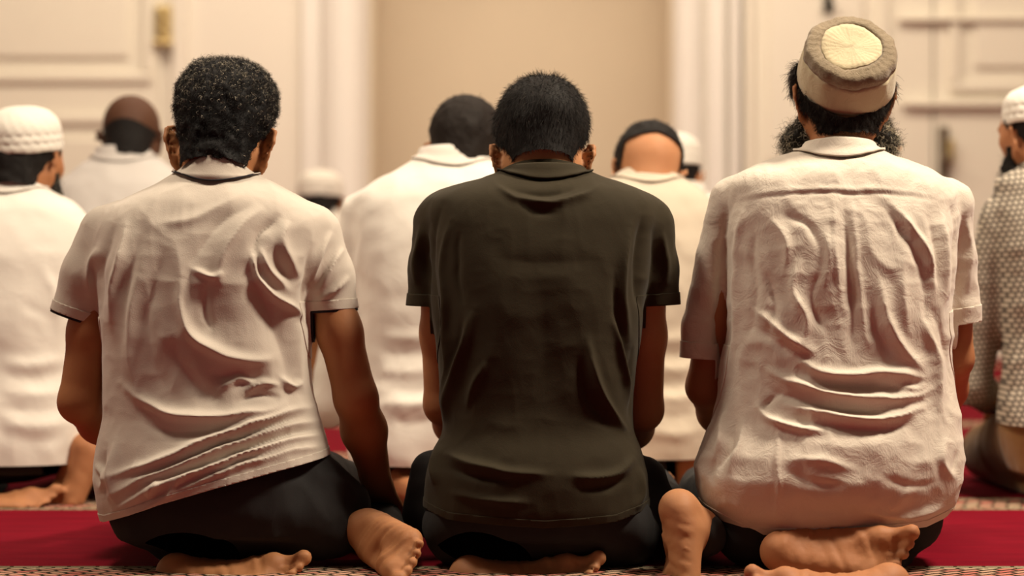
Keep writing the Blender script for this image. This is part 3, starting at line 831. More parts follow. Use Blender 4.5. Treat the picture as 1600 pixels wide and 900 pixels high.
# ================================================================== a kneeling man from a spec
HV = 0.0032
def man(S):
    rng = np.random.default_rng(S.get('seed', 1))
    base = np.array(S['base'], float); vx = S.get('vox', .0049); hv = S.get('hv', HV); s = S.get('scale', 1.0)
    root = thing('person', S['label'], 'person', base, S.get('group'))
    H = S['head']; hip = np.array(S['hip'], float); kL, kR = [np.array(k, float) for k in S['knees']]
    fL, fR = S['feet']; rows = S['rows_m'] if 'rows_m' in S else [rowpx(*r) for r in S['rows']]
    # body: one continuous surface
    V = Vol(base+np.array((-.42, -.42, -base[2]-.012)), base+np.array((.42, .66, S.get('top', .95))), vx)
    br = [(z, cx, hw*(1 if z > .26*s else .86), yb+(0 if z > .26*s else .02), yf) for z, cx, hw, yb, yf in rows if z > .15*s]
    V.loft(br, shrink=S.get('shrink', .026))
    V.ball(hip, np.array((.13, .095, .09))*s, .03)
    fR.add(V); fL.add(V)
    for kn, f_, sx in ((kL, fL, -1), (kR, fR, 1)):
        V.cone(hip+np.array((sx*.085, .03, -.01))*s, kn, .072*s, .048*s, .03)
        V.cone(kn, f_.q(.05, 0, .085), .044*s, .032*s, .02)
    add_head(V, H, S['neck'], S.get('neck_r', .056), face=S.get('face', True))
    for a in S['arms']:
        Sh, E, Wr = [np.array(q, float) for q in a[:3]]; r0, r1, r2 = a[3]
        V.cone(Sh, Sh*.45+E*.55, r0, r0*.98, .02); V.cone(Sh*.45+E*.55, E, r0*.98, r1, .02)
        V.cone(E, E*.62+Wr*.38, r1*.97, r1*1.02, .015); V.cone(E*.62+Wr*.38, Wr, r1*1.02, r2, .02)
        add_hand(V, Wr+(Wr-E)*.06, a[4], a[5], a[6], curl=.22, s=s)
    v, f = V.mesh(); n = vnormals(v, f)
    for ft in (fL, fR):          # creases across the sole
        lf = (v-ft.o)/ft.s; a = lf@ft.t; b = lf@ft.m; c = lf@ft.u
        on = np.exp(-(np.clip(np.abs(a-.10)-.05, 0, 9)/.02)**2)*(c < .04)*(np.linalg.norm(lf, axis=1) < .25)*np.clip(-(n@ft.u)*1.4, 0, 1)
        v = v+n*(on*(ridged(np.stack([a*85+b*30, b*10, c*0], 1), 3, 2)-.8)*S.get('crease', .0022))[:, None]
    mk('body', v, f, S['skin'], root)
    # trousers
    V = Vol(base+np.array((-.42, -.40, -base[2]-.012)), base+np.array((.42, .66, .42)), max(vx*1.05, .0085))
    seated_legs(V, hip+np.array((0, -.01, -.005)), kL, kR, fL.q(.075, 0, .12), fR.q(*S.get('cuffR', (.055, 0, .09))), r=s, hipr=S.get('hipr', (.17, .125, .12)))
    for q in S.get('extra_leg', []): V.cone(q[0], q[1], q[2], q[3], .035)
    low = [r for r in rows if r[0] < S.get('waist', .30)]
    V.loft(low, shrink=.022, k=.03)
    v, f = V.mesh(); n = vnormals(v, f)
    v = v+n*np.minimum(fold_relief(v, n, S.get('leg_folds', []), 21, amp=.0035), .012)[:, None]
    v[:, 2] = np.maximum(v[:, 2], .002)
    g = np.full(len(v), -1.0)
    for ft, on in ((fR, S.get('cutR', True)), (fL, S.get('cutL', True))):
        if on: g = np.maximum(g, plane_g(v, [[(ft.q(.055, 0, .07), ft.t*.6-ft.u*.8), ((*ft.q(.03, 0, .05), .10), None)]]))
    v, f = clip(v, f, g)
    mk('trousers', v, f, S['trouser_mat'], root)
    # shirt
    V = Vol(base+np.array((-.42, -.30, 0)), base+np.array((.42, .36, .85)), hv)
    V.loft(rows)
    for sl in S['sleeves']: V.chain(sl[0], sl[1], S.get('sleeve_k', .018))
    v, f = V.mesh(); n = vnormals(v, f)
    v = v+n*fold_relief(v, n, S['folds'], S.get('seed', 1)+7, amp=S.get('amp', .0026), fs=S.get('fs', (15, 9, 9)), stroke_scale=S.get('fold_scale', 1.0))[:, None]
    v = vsmooth(v, f, S.get('smooth', 3), .5)
    hem = hem_fn(S['hem']) if 'hem' in S else (lambda x: x*0+S['hem_z'])
    gh = hem(v[:, 0])-v[:, 2]
    cuts = []
    for sl in S['sleeves']:
        p, nrm, lim, R = sl[2]
        c = [(p, nrm), ((*p, R), None)]
        if lim is not None: c.append(lim)
        cuts.append(c)
    nk = np.array(S['neck_c'], float)
    gn = np.minimum(v[:, 2]-nk[2]-.010+S.get('neck_slope', .35)*(v[:, 1]-nk[1]), .09*s-np.hypot(v[:, 0]-nk[0], v[:, 1]-nk[1]))
    v, f = clip(v, f, np.maximum(np.maximum(gh, plane_g(v, cuts)), gn))
    gs = plane_g(v, cuts); mid = nk[0]
    if S.get('tip'):
        a, b = clip(v, f, gs+.0042)
        shirt = mk(S['shirt_name'], a, b, S['shirt'], root)
        for side in (-1, 1):
            m = -(v[:, 0]-mid)*side
            a, b = clip(v, f, np.maximum(-.0046-gs, m)); mk('sleeve_tipping', a, b, S['tip'], shirt, thick=.0028, label='thin dark edge of the sleeve hem')
    else:
        shirt = mk(S['shirt_name'], v, f, S['shirt'], root)
    if S.get('bands', True):
        V2 = vnormals(v, f)
        if S.get('sleeve_band', .022):
            for side in (-1, 1):
                vv = v+V2*.0015
                m = -(v[:, 0]-mid)*side
                a, b = clip(vv, f, np.maximum(np.maximum(-S.get('sleeve_band', .022)-gs, gs+(.0046 if S.get('tip') else .0002)), m)); mk('sleeve_band', a, b, S['shirt'], shirt, thick=.0018)
        gh = hem(v[:, 0])-v[:, 2]
        a, b = clip(v+V2*.0013, f, -.013-gh); mk('hem_band', a, b, S['shirt'], shirt, thick=.0018)
    C = S.get('collar')
    if C: collar(root, 'collar', S['shirt'], C['c'], C['rx'], C['ry'], C['top'], C['fall'], .02, R=C.get('R'), tipmat=S.get('tip'), gap=C.get('gap', .45), surf=v, flare=C.get('flare', .004), label=C.get('label'))
    if S.get('extra'): S['extra'](root, shirt, H, rng)
    return root
def side_planes(): pass
# ================================================================== front row
FOLDS1 = [
    ([(182, 345), (166, 390), (156, 440), (158, 500)], 8, -12), ([(198, 352), (188, 400), (178, 450), (176, 510)], 6, 8), ([(222, 362), (206, 410), (196, 470), (196, 560)], 9, -10), ([(150, 385), (140, 430), (140, 470)], 6, 6),
    ([(492, 372), (484, 420), (480, 470), (484, 520)], 8, -14), ([(520, 360), (500, 400), (486, 450)], 5, 7), ([(538, 385), (515, 425), (490, 465)], 5, 7), ([(530, 400), (505, 435), (486, 462)], 5, -6), ([(548, 430), (520, 455), (492, 474)], 5, 6),
    ([(385, 300), (340, 325), (290, 345), (240, 350)], 10, 5), ([(400, 315), (350, 345), (315, 385), (300, 420)], 9, -7), ([(415, 320), (380, 350), (350, 395), (340, 450)], 9, 8), ([(440, 335), (405, 365), (396, 400)], 9, -10), ([(452, 345), (440, 375), (452, 410), (470, 440)], 9, 10), ([(428, 385), (442, 420), (462, 450)], 11, -12),
    ([(396, 398), (404, 440), (430, 500), (448, 560), (452, 610)], 20, -19), ([(392, 392), (402, 430), (428, 462), (462, 482), (478, 500)], 5, 10), ([(405, 385), (425, 425), (455, 455)], 5, 6),
    ([(470, 500), (468, 560), (472, 620)], 10, 9),
    ([(262, 380), (240, 440), (228, 510), (236, 570), (262, 615)], 20, -14), ([(215, 420), (204, 480), (202, 560), (215, 620)], 10, 9),
    ([(285, 430), (280, 480), (300, 525), (345, 552), (400, 563), (436, 563)], 8, 14), ([(318, 582), (370, 592), (430, 590)], 14, -13), ([(258, 520), (280, 570), (310, 610), (350, 628)], 14, -12),
    ([(300, 420), (330, 432), (352, 425)], 5, 6), ([(322, 440), (318, 480), (330, 520)], 6, -5),
    ([(190, 600), (225, 628), (280, 648), (350, 652), (420, 640), (455, 628)], 8, 14), ([(225, 662), (290, 676), (360, 670)], 9, -8),
    ([(345, 610), (372, 592), (400, 600)], 5, 8), ([(380, 612), (410, 600), (440, 603)], 4, 7), ([(372, 628), (405, 618), (440, 622)], 5, -7), ([(440, 590), (455, 606), (470, 598)], 5, 8),
    ([(496, 632), (430, 650), (346, 682), (250, 718), (165, 748)], 6, 11), ([(470, 652), (400, 676), (305, 710), (220, 745)], 5, -10),
    ([(500, 655), (420, 674), (330, 706), (240, 742), (172, 775)], 5, 10), ([(500, 668), (420, 690), (330, 722), (250, 755)], 5, -10),
    ([(506, 678), (428, 694), (330, 728), (240, 764), (178, 800)], 5, 10), ([(470, 700), (380, 722), (290, 758), (215, 792)], 5, -10), ([(508, 696), (440, 708), (346, 738), (264, 772), (205, 804)], 5, 9),
    ([(235, 500), (330, 505), (430, 500)], 62, -13), ([(400, 440), (430, 560)], 34, -7), ([(250, 752), (230, 780)], 5, 7), ([(290, 742), (262, 775)], 4, 6), ([(165, 700), (158, 740), (165, 775)], 6, -8), ([(180, 690), (172, 740), (182, 790)], 6, 6), ([(150, 722), (160, 745), (156, 765)], 4, 7)]
FOLDS2 = [
    ([(790, 290), (830, 302), (870, 302), (910, 290)], 6, -6), ([(770, 285), (810, 310), (860, 318), (910, 306), (940, 290)], 5, 6), ([(800, 300), (835, 330), (870, 330)], 6, -4),
    ([(690, 320), (676, 380), (674, 440), (684, 520), (694, 600)], 6, -10), ([(704, 345), (692, 410), (696, 480), (700, 560), (694, 640), (690, 672)], 5, 8), ([(720, 360), (712, 430), (722, 480)], 5, -6),
    ([(740, 480), (722, 540), (706, 600), (694, 665)], 7, 10), ([(724, 500), (710, 560), (700, 620)], 5, -7), ([(760, 560), (740, 600), (730, 640)], 5, 5),
    ([(660, 350), (652, 400), (650, 450)], 6, 6), ([(672, 340), (664, 400), (668, 450)], 5, -6),
    ([(1005, 330), (1000, 390), (1000, 450), (1006, 500)], 8, -12), ([(985, 350), (976, 420), (975, 480), (985, 540)], 6, 7), ([(960, 420), (964, 480), (976, 540), (990, 600)], 5, -6),
    ([(1035, 360), (1040, 410), (1040, 450)], 6, 6), ([(1020, 350), (1022, 400), (1016, 450)], 5, -5),
    ([(918, 530), (930, 590), (950, 640), (980, 675)], 6, 11), ([(905, 560), (920, 620), (950, 665)], 8, -8), ([(960, 500), (975, 570), (985, 640)], 5, 8), ([(990, 540), (988, 600), (986, 660)], 5, -7),
    ([(690, 705), (730, 725), (790, 738), (860, 742)], 7, 8), ([(700, 730), (740, 745), (800, 752)], 6, -7), ([(684, 690), (678, 720), (680, 760)], 6, 8), ([(995, 715), (970, 738), (930, 748), (890, 745)], 7, 8), ([(985, 740), (950, 760), (900, 765)], 6, -6),
    ([(700, 770), (760, 782), (830, 785)], 6, 5), ([(1000, 730), (1002, 770), (990, 800)], 6, 6), ([(760, 400), (850, 410), (940, 402)], 20, -4), ([(850, 430), (852, 560), (850, 660)], 40, -8)]
FOLDS3 = [
    # yoke seam and centre pleat
    ([(1140, 318), (1200, 306), (1300, 303), (1400, 305), (1480, 318)], 2.2, -3.2), ([(1140, 311), (1200, 299), (1300, 296), (1400, 298), (1480, 311)], 4, 2),
    ([(1318, 306), (1322, 380), (1330, 460), (1335, 545)], 5, -9), ([(1331, 306), (1338, 400), (1350, 500), (1362, 550)], 4, 5), ([(1304, 306), (1306, 400), (1316, 480)], 5, 5),
    # left arm hole and gap
    ([(1150, 300), (1132, 350), (1128, 420), (1132, 500), (1126, 580)], 8, -14), ([(1164, 320), (1152, 380), (1152, 450), (1146, 520), (1136, 590)], 6, 9), ([(1180, 330), (1176, 400), (1180, 460), (1164, 540)], 8, -8),
    # right arm hole
    ([(1488, 315), (1496, 370), (1494, 430), (1486, 500)], 6, -10), ([(1470, 330), (1478, 400), (1474, 470)], 6, 7), ([(1450, 330), (1462, 400), (1464, 460)], 6, -6), ([(1508, 340), (1516, 400), (1512, 460)], 5, 6),
    ([(1370, 310), (1400, 345), (1430, 395), (1444, 450), (1446, 520)], 8, -9), ([(1386, 312), (1420, 350), (1450, 400), (1460, 460)], 6, 7), ([(1410, 400), (1412, 460), (1420, 530)], 9, 7), ([(1375, 430), (1388, 500), (1412, 545), (1450, 580)], 8, 10), ([(1364, 470), (1372, 520), (1398, 560)], 8, -8),
    # creased left back
    ([(1200, 340), (1230, 380), (1225, 430)], 7, 6), ([(1220, 335), (1260, 350), (1285, 390)], 6, -6), ([(1250, 400), (1240, 450), (1262, 500), (1252, 540)], 7, 7), ([(1280, 420), (1268, 470), (1290, 520)], 6, -6), ([(1195, 420), (1210, 470), (1200, 520)], 7, -7), ([(1290, 350), (1296, 400), (1285, 450)], 6, 5),
    ([(1170, 480), (1200, 500), (1240, 535), (1272, 552)], 7, 10), ([(1168, 505), (1200, 528), (1240, 556)], 8, -9),
    # folds swagged across the waist
    ([(1245, 560), (1285, 582), (1340, 586), (1400, 582), (1448, 590)], 6, 12), ([(1250, 582), (1300, 602), (1370, 604), (1430, 600)], 7, -10),
    ([(1190, 572), (1225, 592), (1290, 614), (1360, 624), (1430, 618), (1464, 600)], 6, 13), ([(1190, 600), (1240, 622), (1310, 640), (1380, 642)], 6, -10),
    ([(1228, 632), (1280, 642), (1340, 655), (1400, 652), (1450, 632)], 6, 12), ([(1176, 625), (1195, 650), (1240, 668), (1290, 676)], 6, 10), ([(1220, 612), (1200, 626), (1186, 640)], 5, -8), ([(1230, 655), (1290, 664), (1370, 674), (1430, 662)], 8, -9),
    ([(1440, 500), (1462, 550), (1466, 600), (1470, 650)], 7, 9), ([(1455, 480), (1478, 540), (1484, 600)], 6, -6), ([(1398, 600), (1430, 606), (1452, 596)], 4, 6),
    ([(1185, 560), (1178, 640), (1170, 720)], 34, -9), ([(1250, 480), (1330, 500), (1400, 490)], 50, -7), ([(1200, 800), (1320, 806), (1420, 800)], 16, -7), ([(1240, 690), (1330, 700), (1440, 690)], 22, 6),
    ([(1225, 735), (1270, 752), (1322, 758)], 9, -9), ([(1225, 718), (1280, 722), (1340, 735)], 7, 5), ([(1375, 745), (1420, 760), (1470, 752)], 8, -6), ([(1350, 800), (1420, 806), (1480, 790)], 6, 7), ([(1214, 660), (1216, 740), (1213, 830)], 4, 4),
    ([(1130, 640), (1126, 690), (1112, 720)], 6, 9), ([(1146, 650), (1142, 700), (1120, 735)], 6, -8), ([(1104, 700), (1096, 725), (1104, 752)], 8, 10), ([(1120, 700), (1112, 740), (1120, 760)], 5, -8), ([(1160, 660), (1150, 710), (1140, 745)], 6, 6), ([(1088, 705), (1088, 740)], 5, 6),
    ([(1480, 680), (1470, 720), (1492, 750)], 6, 6), ([(1496, 700), (1486, 740)], 5, -6)]
FOLDS1 = [(p, w, h*(1.4 if w <= 6 else 1.0)) for p, w, h in FOLDS1]
FOLDS3 = [(p, w, h*(1.2 if 4 < w <= 7 else 1.0)) for p, w, h in FOLDS3]
def front_polo():
    fR = Foot(P(549, 806, 4.30), (.097, -.16, -.05), (.62, .30, -.72), -1, bend=-10)
    fL = Foot(P(262, 874, 4.235), (.2, -.03, -.012), (0.05, .62, -.8), 1, bend=-5)
    cL, cR = P(118, 499, 4.40), P(519, 487, 4.39)
    def extra(root, shirt, H, rng):
        make_hair(H, root, M['hair1'], rng, rad=(.0815, .099, .089), lump=.004, lumpf=60, nstr=8500, L=.0085, curl=7, down=.35, gfrac=.4, strr=.0005, nape=-.082, lowr=.064, top=.022, boxy=.008)
    return man(dict(seed=4, base=(-.515, 4.36, 0), label='man kneeling at left in light polo shirt with dark edging and greying curly hair', scale=1.0,
        head=Head(P(349, 211, 4.452), 1.03, yaw=-4, pitch=22, roll=2, ear=-.026, earsize=1.15), skin=M['skin1'], neck=P(338, 300, 4.425), neck_r=.052, cutR=False,
        hip=(-.515, 4.37, .155), knees=((-.70, 4.84, .065), (-.285, 4.72, .066)), feet=(fL, fR), rows=ROWS1,
        arms=[(P(163, 385, 4.41), P(124, 628, 4.40), P(205, 706, 4.66), (.040, .037, .025), (.1, .9, -.25), (0, .25, 1), 1),
              (P(500, 394, 4.393), P(556, 622, 4.37), P(589, 752, 4.50), (.039, .038, .026), (.10, .55, -.40), (.3, .5, .8), -1)],
        sleeves=[([P(170, 368, 4.40), P(140, 430, 4.40), P(114, 512, 4.41)], [.054, .0495, .0475], (cL, P(104, 541, 4.40)-cL, (P(147, 500, 4.4), (-1, 0, 0)), .08)),
                 ([P(488, 368, 4.40), P(508, 430, 4.39), P(521, 505, 4.39)], [.055, .0495, .046], (cR, P(523, 560, 4.39)-cR, (P(492, 500, 4.4), (1, 0, 0)), .07))],
        folds=FOLDS1, shirt=M['polo'], shirt_name='polo_shirt', trouser_mat=M['black'], tip=M['navy'], fold_scale=1.25, smooth=1,
        hem=[(100, 826), (168, 820), (215, 804), (262, 786), (310, 772), (350, 760), (440, 736), (515, 719), (600, 716)],
        neck_c=P(338, 270, 4.40), extra_leg=[(P(228, 800, 4.30), P(480, 800, 4.30), .058, .055), (P(275, 838, 4.33), P(520, 830, 4.33), .05, .05), (P(490, 745, 4.33), P(545, 785, 4.38), .045, .042)],
        leg_folds=[([(505, 740), (540, 760), (565, 800)], 8, 5)],
        collar=dict(c=P(338, 276, 4.40), rx=.059, ry=.060, top=lambda t: .026*math.exp(-(t/.7)**2)+.014-.004*abs(t), fall=lambda t: .005-.009*(t/1.2)**2 if abs(t) < 1.2 else -.001-.012*(abs(t)-1.2)),
        extra=extra))
ROWS1 = [(222, 318, 356, 4.385, 4.435), (240, 300, 374, 4.355, 4.455), (258, 292, 384, 4.352, 4.46), (272, 276, 400, 4.345, 4.468), (288, 240, 432, 4.325, 4.485), (308, 195, 474, 4.298, 4.495), (328, 165, 500, 4.285, 4.505), (348, 150, 512, 4.275, 4.515),
         (400, 146, 510, 4.252, 4.53), (480, 155, 487, 4.235, 4.53), (530, 161, 483, 4.23, 4.52), (600, 160, 487, 4.232, 4.51), (650, 163, 499, 4.222, 4.50),
         (700, 153, 513, 4.20, 4.50), (745, 148, 519, 4.185, 4.50), (790, 155, 522, 4.185, 4.50), (850, 172, 522, 4.20, 4.5)]
ROWS2 = [(215, 828, 868, 4.385, 4.435), (235, 806, 888, 4.355, 4.455), (255, 800, 900, 4.355, 4.46), (270, 782, 918, 4.345, 4.468), (283, 735, 962, 4.322, 4.485), (295, 684, 1006, 4.298, 4.495), (312, 668, 1022, 4.285, 4.505), (335, 662, 1028, 4.272, 4.515),
         (400, 668, 1020, 4.25, 4.53), (480, 674, 1006, 4.235, 4.53), (560, 684, 996, 4.23, 4.52), (640, 691, 989, 4.228, 4.51), (674, 692, 989, 4.22, 4.50),
         (700, 677, 1002, 4.205, 4.50), (740, 665, 1012, 4.19, 4.50), (790, 662, 1014, 4.185, 4.50), (850, 672, 1006, 4.20, 4.5)]
def front_olive():
    fR = Foot(P(1040, 786, 4.20), (.03, -.12, -1), (.72, .66, -.05), -1, bend=72, size=.98)
    fL = Foot(P(722, 878, 4.235), (.2, -.02, -.01), (0.05, .62, -.8), 1, bend=-5)
    cL, cR = P(661, 478, 4.42), P(1032, 477, 4.42)
    def extra(root, shirt, H, rng):
        make_hair(H, root, M['hair2'], rng, rad=(.0805, .099, .088), lump=.0018, lumpf=30, nstr=8500, L=.014, curl=1.2, down=.72, gfrac=.3, strr=.0004, nape=-.052, lowr=.058, top=.016, curlr=.001)
    return man(dict(seed=8, base=(.052, 4.36, 0), label='man kneeling in the centre in a dark olive polo shirt', 
        head=Head(P(847, 228, 4.455), 1.0, yaw=0, pitch=24, roll=0, ear=-.032, earsize=1.0), skin=M['skin2'], neck=P(850, 296, 4.425), neck_r=.053,
        hip=(.048, 4.37, .155), knees=((-.135, 4.84, .065), (.262, 4.80, .066)), feet=(fL, fR), rows=ROWS2,
        arms=[(P(690, 385, 4.42), P(694, 632, 4.47), P(735, 706, 4.72), (.040, .036, .025), (.1, .9, -.2), (0, .25, 1), 1),
              (P(1008, 385, 4.42), P(1004, 640, 4.47), P(962, 710, 4.72), (.040, .037, .025), (-.1, .9, -.2), (0, .25, 1), -1)],
        sleeves=[([P(690, 350, 4.41), P(676, 420, 4.42), P(664, 490, 4.42)], [.052, .042, .037], (cL, (-.03, 0, -1), (P(673, 500, 4.42), (-1, 0, 0)), .09)),
                 ([P(1008, 352, 4.41), P(1022, 420, 4.42), P(1030, 490, 4.42)], [.053, .043, .038], (cR, (.05, 0, -1), (P(1008, 500, 4.42), (1, 0, 0)), .09))],
        folds=FOLDS2, shirt=M['olive'], shirt_name='polo_shirt', trouser_mat=M['black'], fold_scale=1.6, amp=.002, smooth=1,
        hem=[(600, 800), (660, 800), (700, 812), (850, 822), (960, 815), (1010, 800), (1100, 800)],
        neck_c=P(850, 272, 4.40), cutR=False,
        extra_leg=[(P(715, 820, 4.30), P(970, 820, 4.30), .062, .06), (P(730, 850, 4.33), P(980, 845, 4.33), .05, .05), (P(672, 735, 4.42), P(672, 800, 4.42), .036, .05), (P(1012, 745, 4.42), P(1016, 800, 4.40), .036, .045)],
        collar=dict(c=P(852, 275, 4.40), rx=.066, ry=.060, top=lambda t: .023-.003*t*t, fall=lambda t: -.003-.006*(t/1.3)**2),
        extra=extra))
ROWS3 = [(188, 1292, 1328, 4.385, 4.435), (208, 1274, 1346, 4.355, 4.455), (224, 1264, 1356, 4.355, 4.458), (238, 1246, 1374, 4.345, 4.468), (250, 1200, 1422, 4.322, 4.485), (264, 1160, 1458, 4.30, 4.495), (282, 1138, 1484, 4.288, 4.505), (302, 1132, 1496, 4.28, 4.515),
         (340, 1132, 1498, 4.262, 4.52), (400, 1136, 1496, 4.245, 4.53), (480, 1136, 1488, 4.232, 4.53), (540, 1132, 1484, 4.228, 4.52), (600, 1124, 1490, 4.225, 4.51), (660, 1112, 1500, 4.205, 4.50),
         (700, 1094, 1505, 4.185, 4.50), (745, 1084, 1502, 4.172, 4.50), (785, 1092, 1490, 4.185, 4.50), (815, 1118, 1468, 4.212, 4.5), (850, 1150, 1440, 4.25, 4.5)]
def front_linen():
    fL = Foot(P(1212, 858, 4.17), (1, -.04, -.02), (.02, 1, -.25), 1, bend=-14, size=1.0)
    fR = Foot(P(1400, 886, 4.03), (-.2, -.01, -.02), (.0, .5, -1), -1, bend=-5)
    cL, cR = P(1094, 560, 4.44), P(1502, 506, 4.42)
    def extra(root, shirt, H, rng):
        s = H.s
        O = P(1322, 124, 4.43); ax = np.array((.03, -.71, .70)); ax /= np.linalg.norm(ax); R = axes(ax); R[:, 1] *= 1.08
        r0 = .0865
        def wob(t, i, r, z):
            k = min(1, max(0, z)/.06)
            d = (.0008*math.sin(t*9+z*60)+.0006*math.sin(t*17+2)*k)*min(1, r/.085)**2
            if r < .056: z += -.007*math.exp(-((t-3.9)/.7)**2)*(r/.05)-.002*math.sin(2*t)*(r/.05)
            return r+d*(.4+k), z+(.0016*math.sin(t*5+1.0)*k+.0005*math.sin(t*31)*k)*min(1, r/.085)
        def part(name, prof, mat, parent, lab=None, thick=.0012):
            v, f = lathe(prof, 160, O, R, wob)
            return mk(name, v, f, mat, parent, thick=thick, label=lab)
        cap = part('cap', [(r0+.001, -.004), (r0+.0025, 0), (r0+.002, .014), (r0, .030), (r0-.002, .046), (r0-.003, .056)], M['capcream'], root, 'cream cap band')
        part('cap_ring', [(r0-.003, .056), (r0-.0035, .066), (r0-.006, .074), (r0-.012, .079), (r0-.019, .0775), (r0-.025, .081), (r0-.032, .0795)], M['capbrown'], cap, 'olive brown gathered ring of the cap')
        part('cap_top', [(r0-.032, .0795), (r0-.0335, .0815), (.044, .0815), (.03, .0795), (.015, .0785), (.0005, .078)], M['capcream'], cap, 'pale round top of the cap')
        Oh = H.loc(O[None, :])[0]; axh = ax@H.R
        capg = lambda l: ((l-Oh)@axh)-.004
        make_hair(H, root, M['hair3'], rng, rad=(.090, .100, .089), lump=.006, lumpf=34, nstr=5500, L=.024, curl=3, down=.85, gfrac=.3, strr=.0005, nape=-.068, lowr=.062, curlr=.003, front=.06, cap_g=capg)
        beard(H, root, M['beard3'], rng, n=3600, L=.022, curl=9, drop=.03, full=.016, spread=.018)
    return man(dict(seed=12, base=(.588, 4.36, 0), label='bearded man kneeling at right in a creased cream linen shirt and round cap', 
        head=Head(P(1316, 158, 4.448), .96, yaw=3, pitch=4, roll=0, ear=.0, earsize=1.1), skin=M['skin3'], neck=P(1310, 275, 4.41), neck_r=.053,
        hip=(.575, 4.37, .155), knees=((.39, 4.84, .065), (.78, 4.82, .066)), feet=(fL, fR), rows=ROWS3,
        arms=[(P(1140, 355, 4.43), P(1102, 604, 4.46), P(1150, 706, 4.70), (.034, .034, .025), (.1, .9, -.2), (0, .25, 1), 1),
              (P(1488, 340, 4.42), P(1492, 560, 4.46), P(1465, 680, 4.70), (.034, .033, .025), (-.1, .9, -.2), (0, .25, 1), -1)],
        sleeves=[([P(1152, 318, 4.41), P(1122, 400, 4.43), P(1098, 510, 4.44), P(1094, 572, 4.44)], [.050, .040, .037, .038], (cL, (-.06, 0, -1), (P(1126, 500, 4.3), (-1, 0, 0)), .09)),
                 ([P(1480, 322, 4.41), P(1492, 400, 4.42), P(1499, 480, 4.42), P(1502, 518, 4.42)], [.050, .038, .035, .035], (cR, (.15, 0, -1), (P(1492, 500, 4.42), (1, 0, 0)), .09))],
        folds=FOLDS3, shirt=M['linen'], shirt_name='linen_shirt', trouser_mat=M['black'], amp=.0035, fs=(17, 12, 14), fold_scale=1.2, smooth=2, sleeve_band=.03, sleeve_k=.008,
        hem=[(1000, 790), (1090, 800), (1165, 838), (1300, 836), (1400, 828), (1440, 826), (1475, 812), (1600, 790)],
        neck_c=P(1310, 236, 4.40),
        extra_leg=[(P(1170, 825, 4.31), P(1420, 815, 4.33), .066, .06)],
        collar=dict(c=P(1311, 240, 4.40), rx=.058, ry=.058, top=lambda t: .028-.004*abs(t)**1.5, fall=lambda t: -.006-.003*(t/1.3)**2, flare=.008),
        extra=extra))
# ================================================================== the rows in front
TEMPL = [(.150, .015, .02, .07), (.108, .048, -.005, .10), (.086, .070, -.018, .115), (.066, .105, -.035, .125), (.045, .150, -.060, .14), (.020, .188, -.075, .15), (0, .203, -.085, .155), (-.06, .205, -.108, .17), (-.15, .192, -.125, .17),
         (-.22, .186, -.13, .16), (-.28, .186, -.128, .15), (-.35, .192, -.14, .14), (-.41, .205, -.16, .14), (-.47, .212, -.17, .14), (-.56, .20, -.165, .13)]
def dome_cap(root, H, mat, h=.055, low=.0, tilt=12, name='cap', ribs=True, lab=None):
    s = H.s; up = H.R@np.array((0, -math.sin(math.radians(tilt)), math.cos(math.radians(tilt))))
    O = H.w((0, -.014, .025+low)); R = axes(up); R[:, 1] *= 1.12
    prof = [(.0835, -.004), (.0855, 0), (.0865, .012), (.0845, .0145), (.0860, .017), (.0855, .030), (.0835, .0325), (.0845, .035)]
    n = 10
    for i in range(1, n+1):
        a = i/n*math.pi/2
        prof.append((max(.0845*math.cos(a)**.75, .0004), .035+h*math.sin(a)))
    prof = [(r*s, z*s) for r, z in prof]
    def wob(t, i, r, z):
        k = r/.085
        return r+(.0012*math.sin(t*24+i*1.5)+.0015*math.sin(3*t+1))*k, z+.001*math.sin(t*7+i)*k
    v, f = lathe(prof, 96, O, R, wob)
    return mk(name, v, f, mat, root, thick=.002, label=lab)
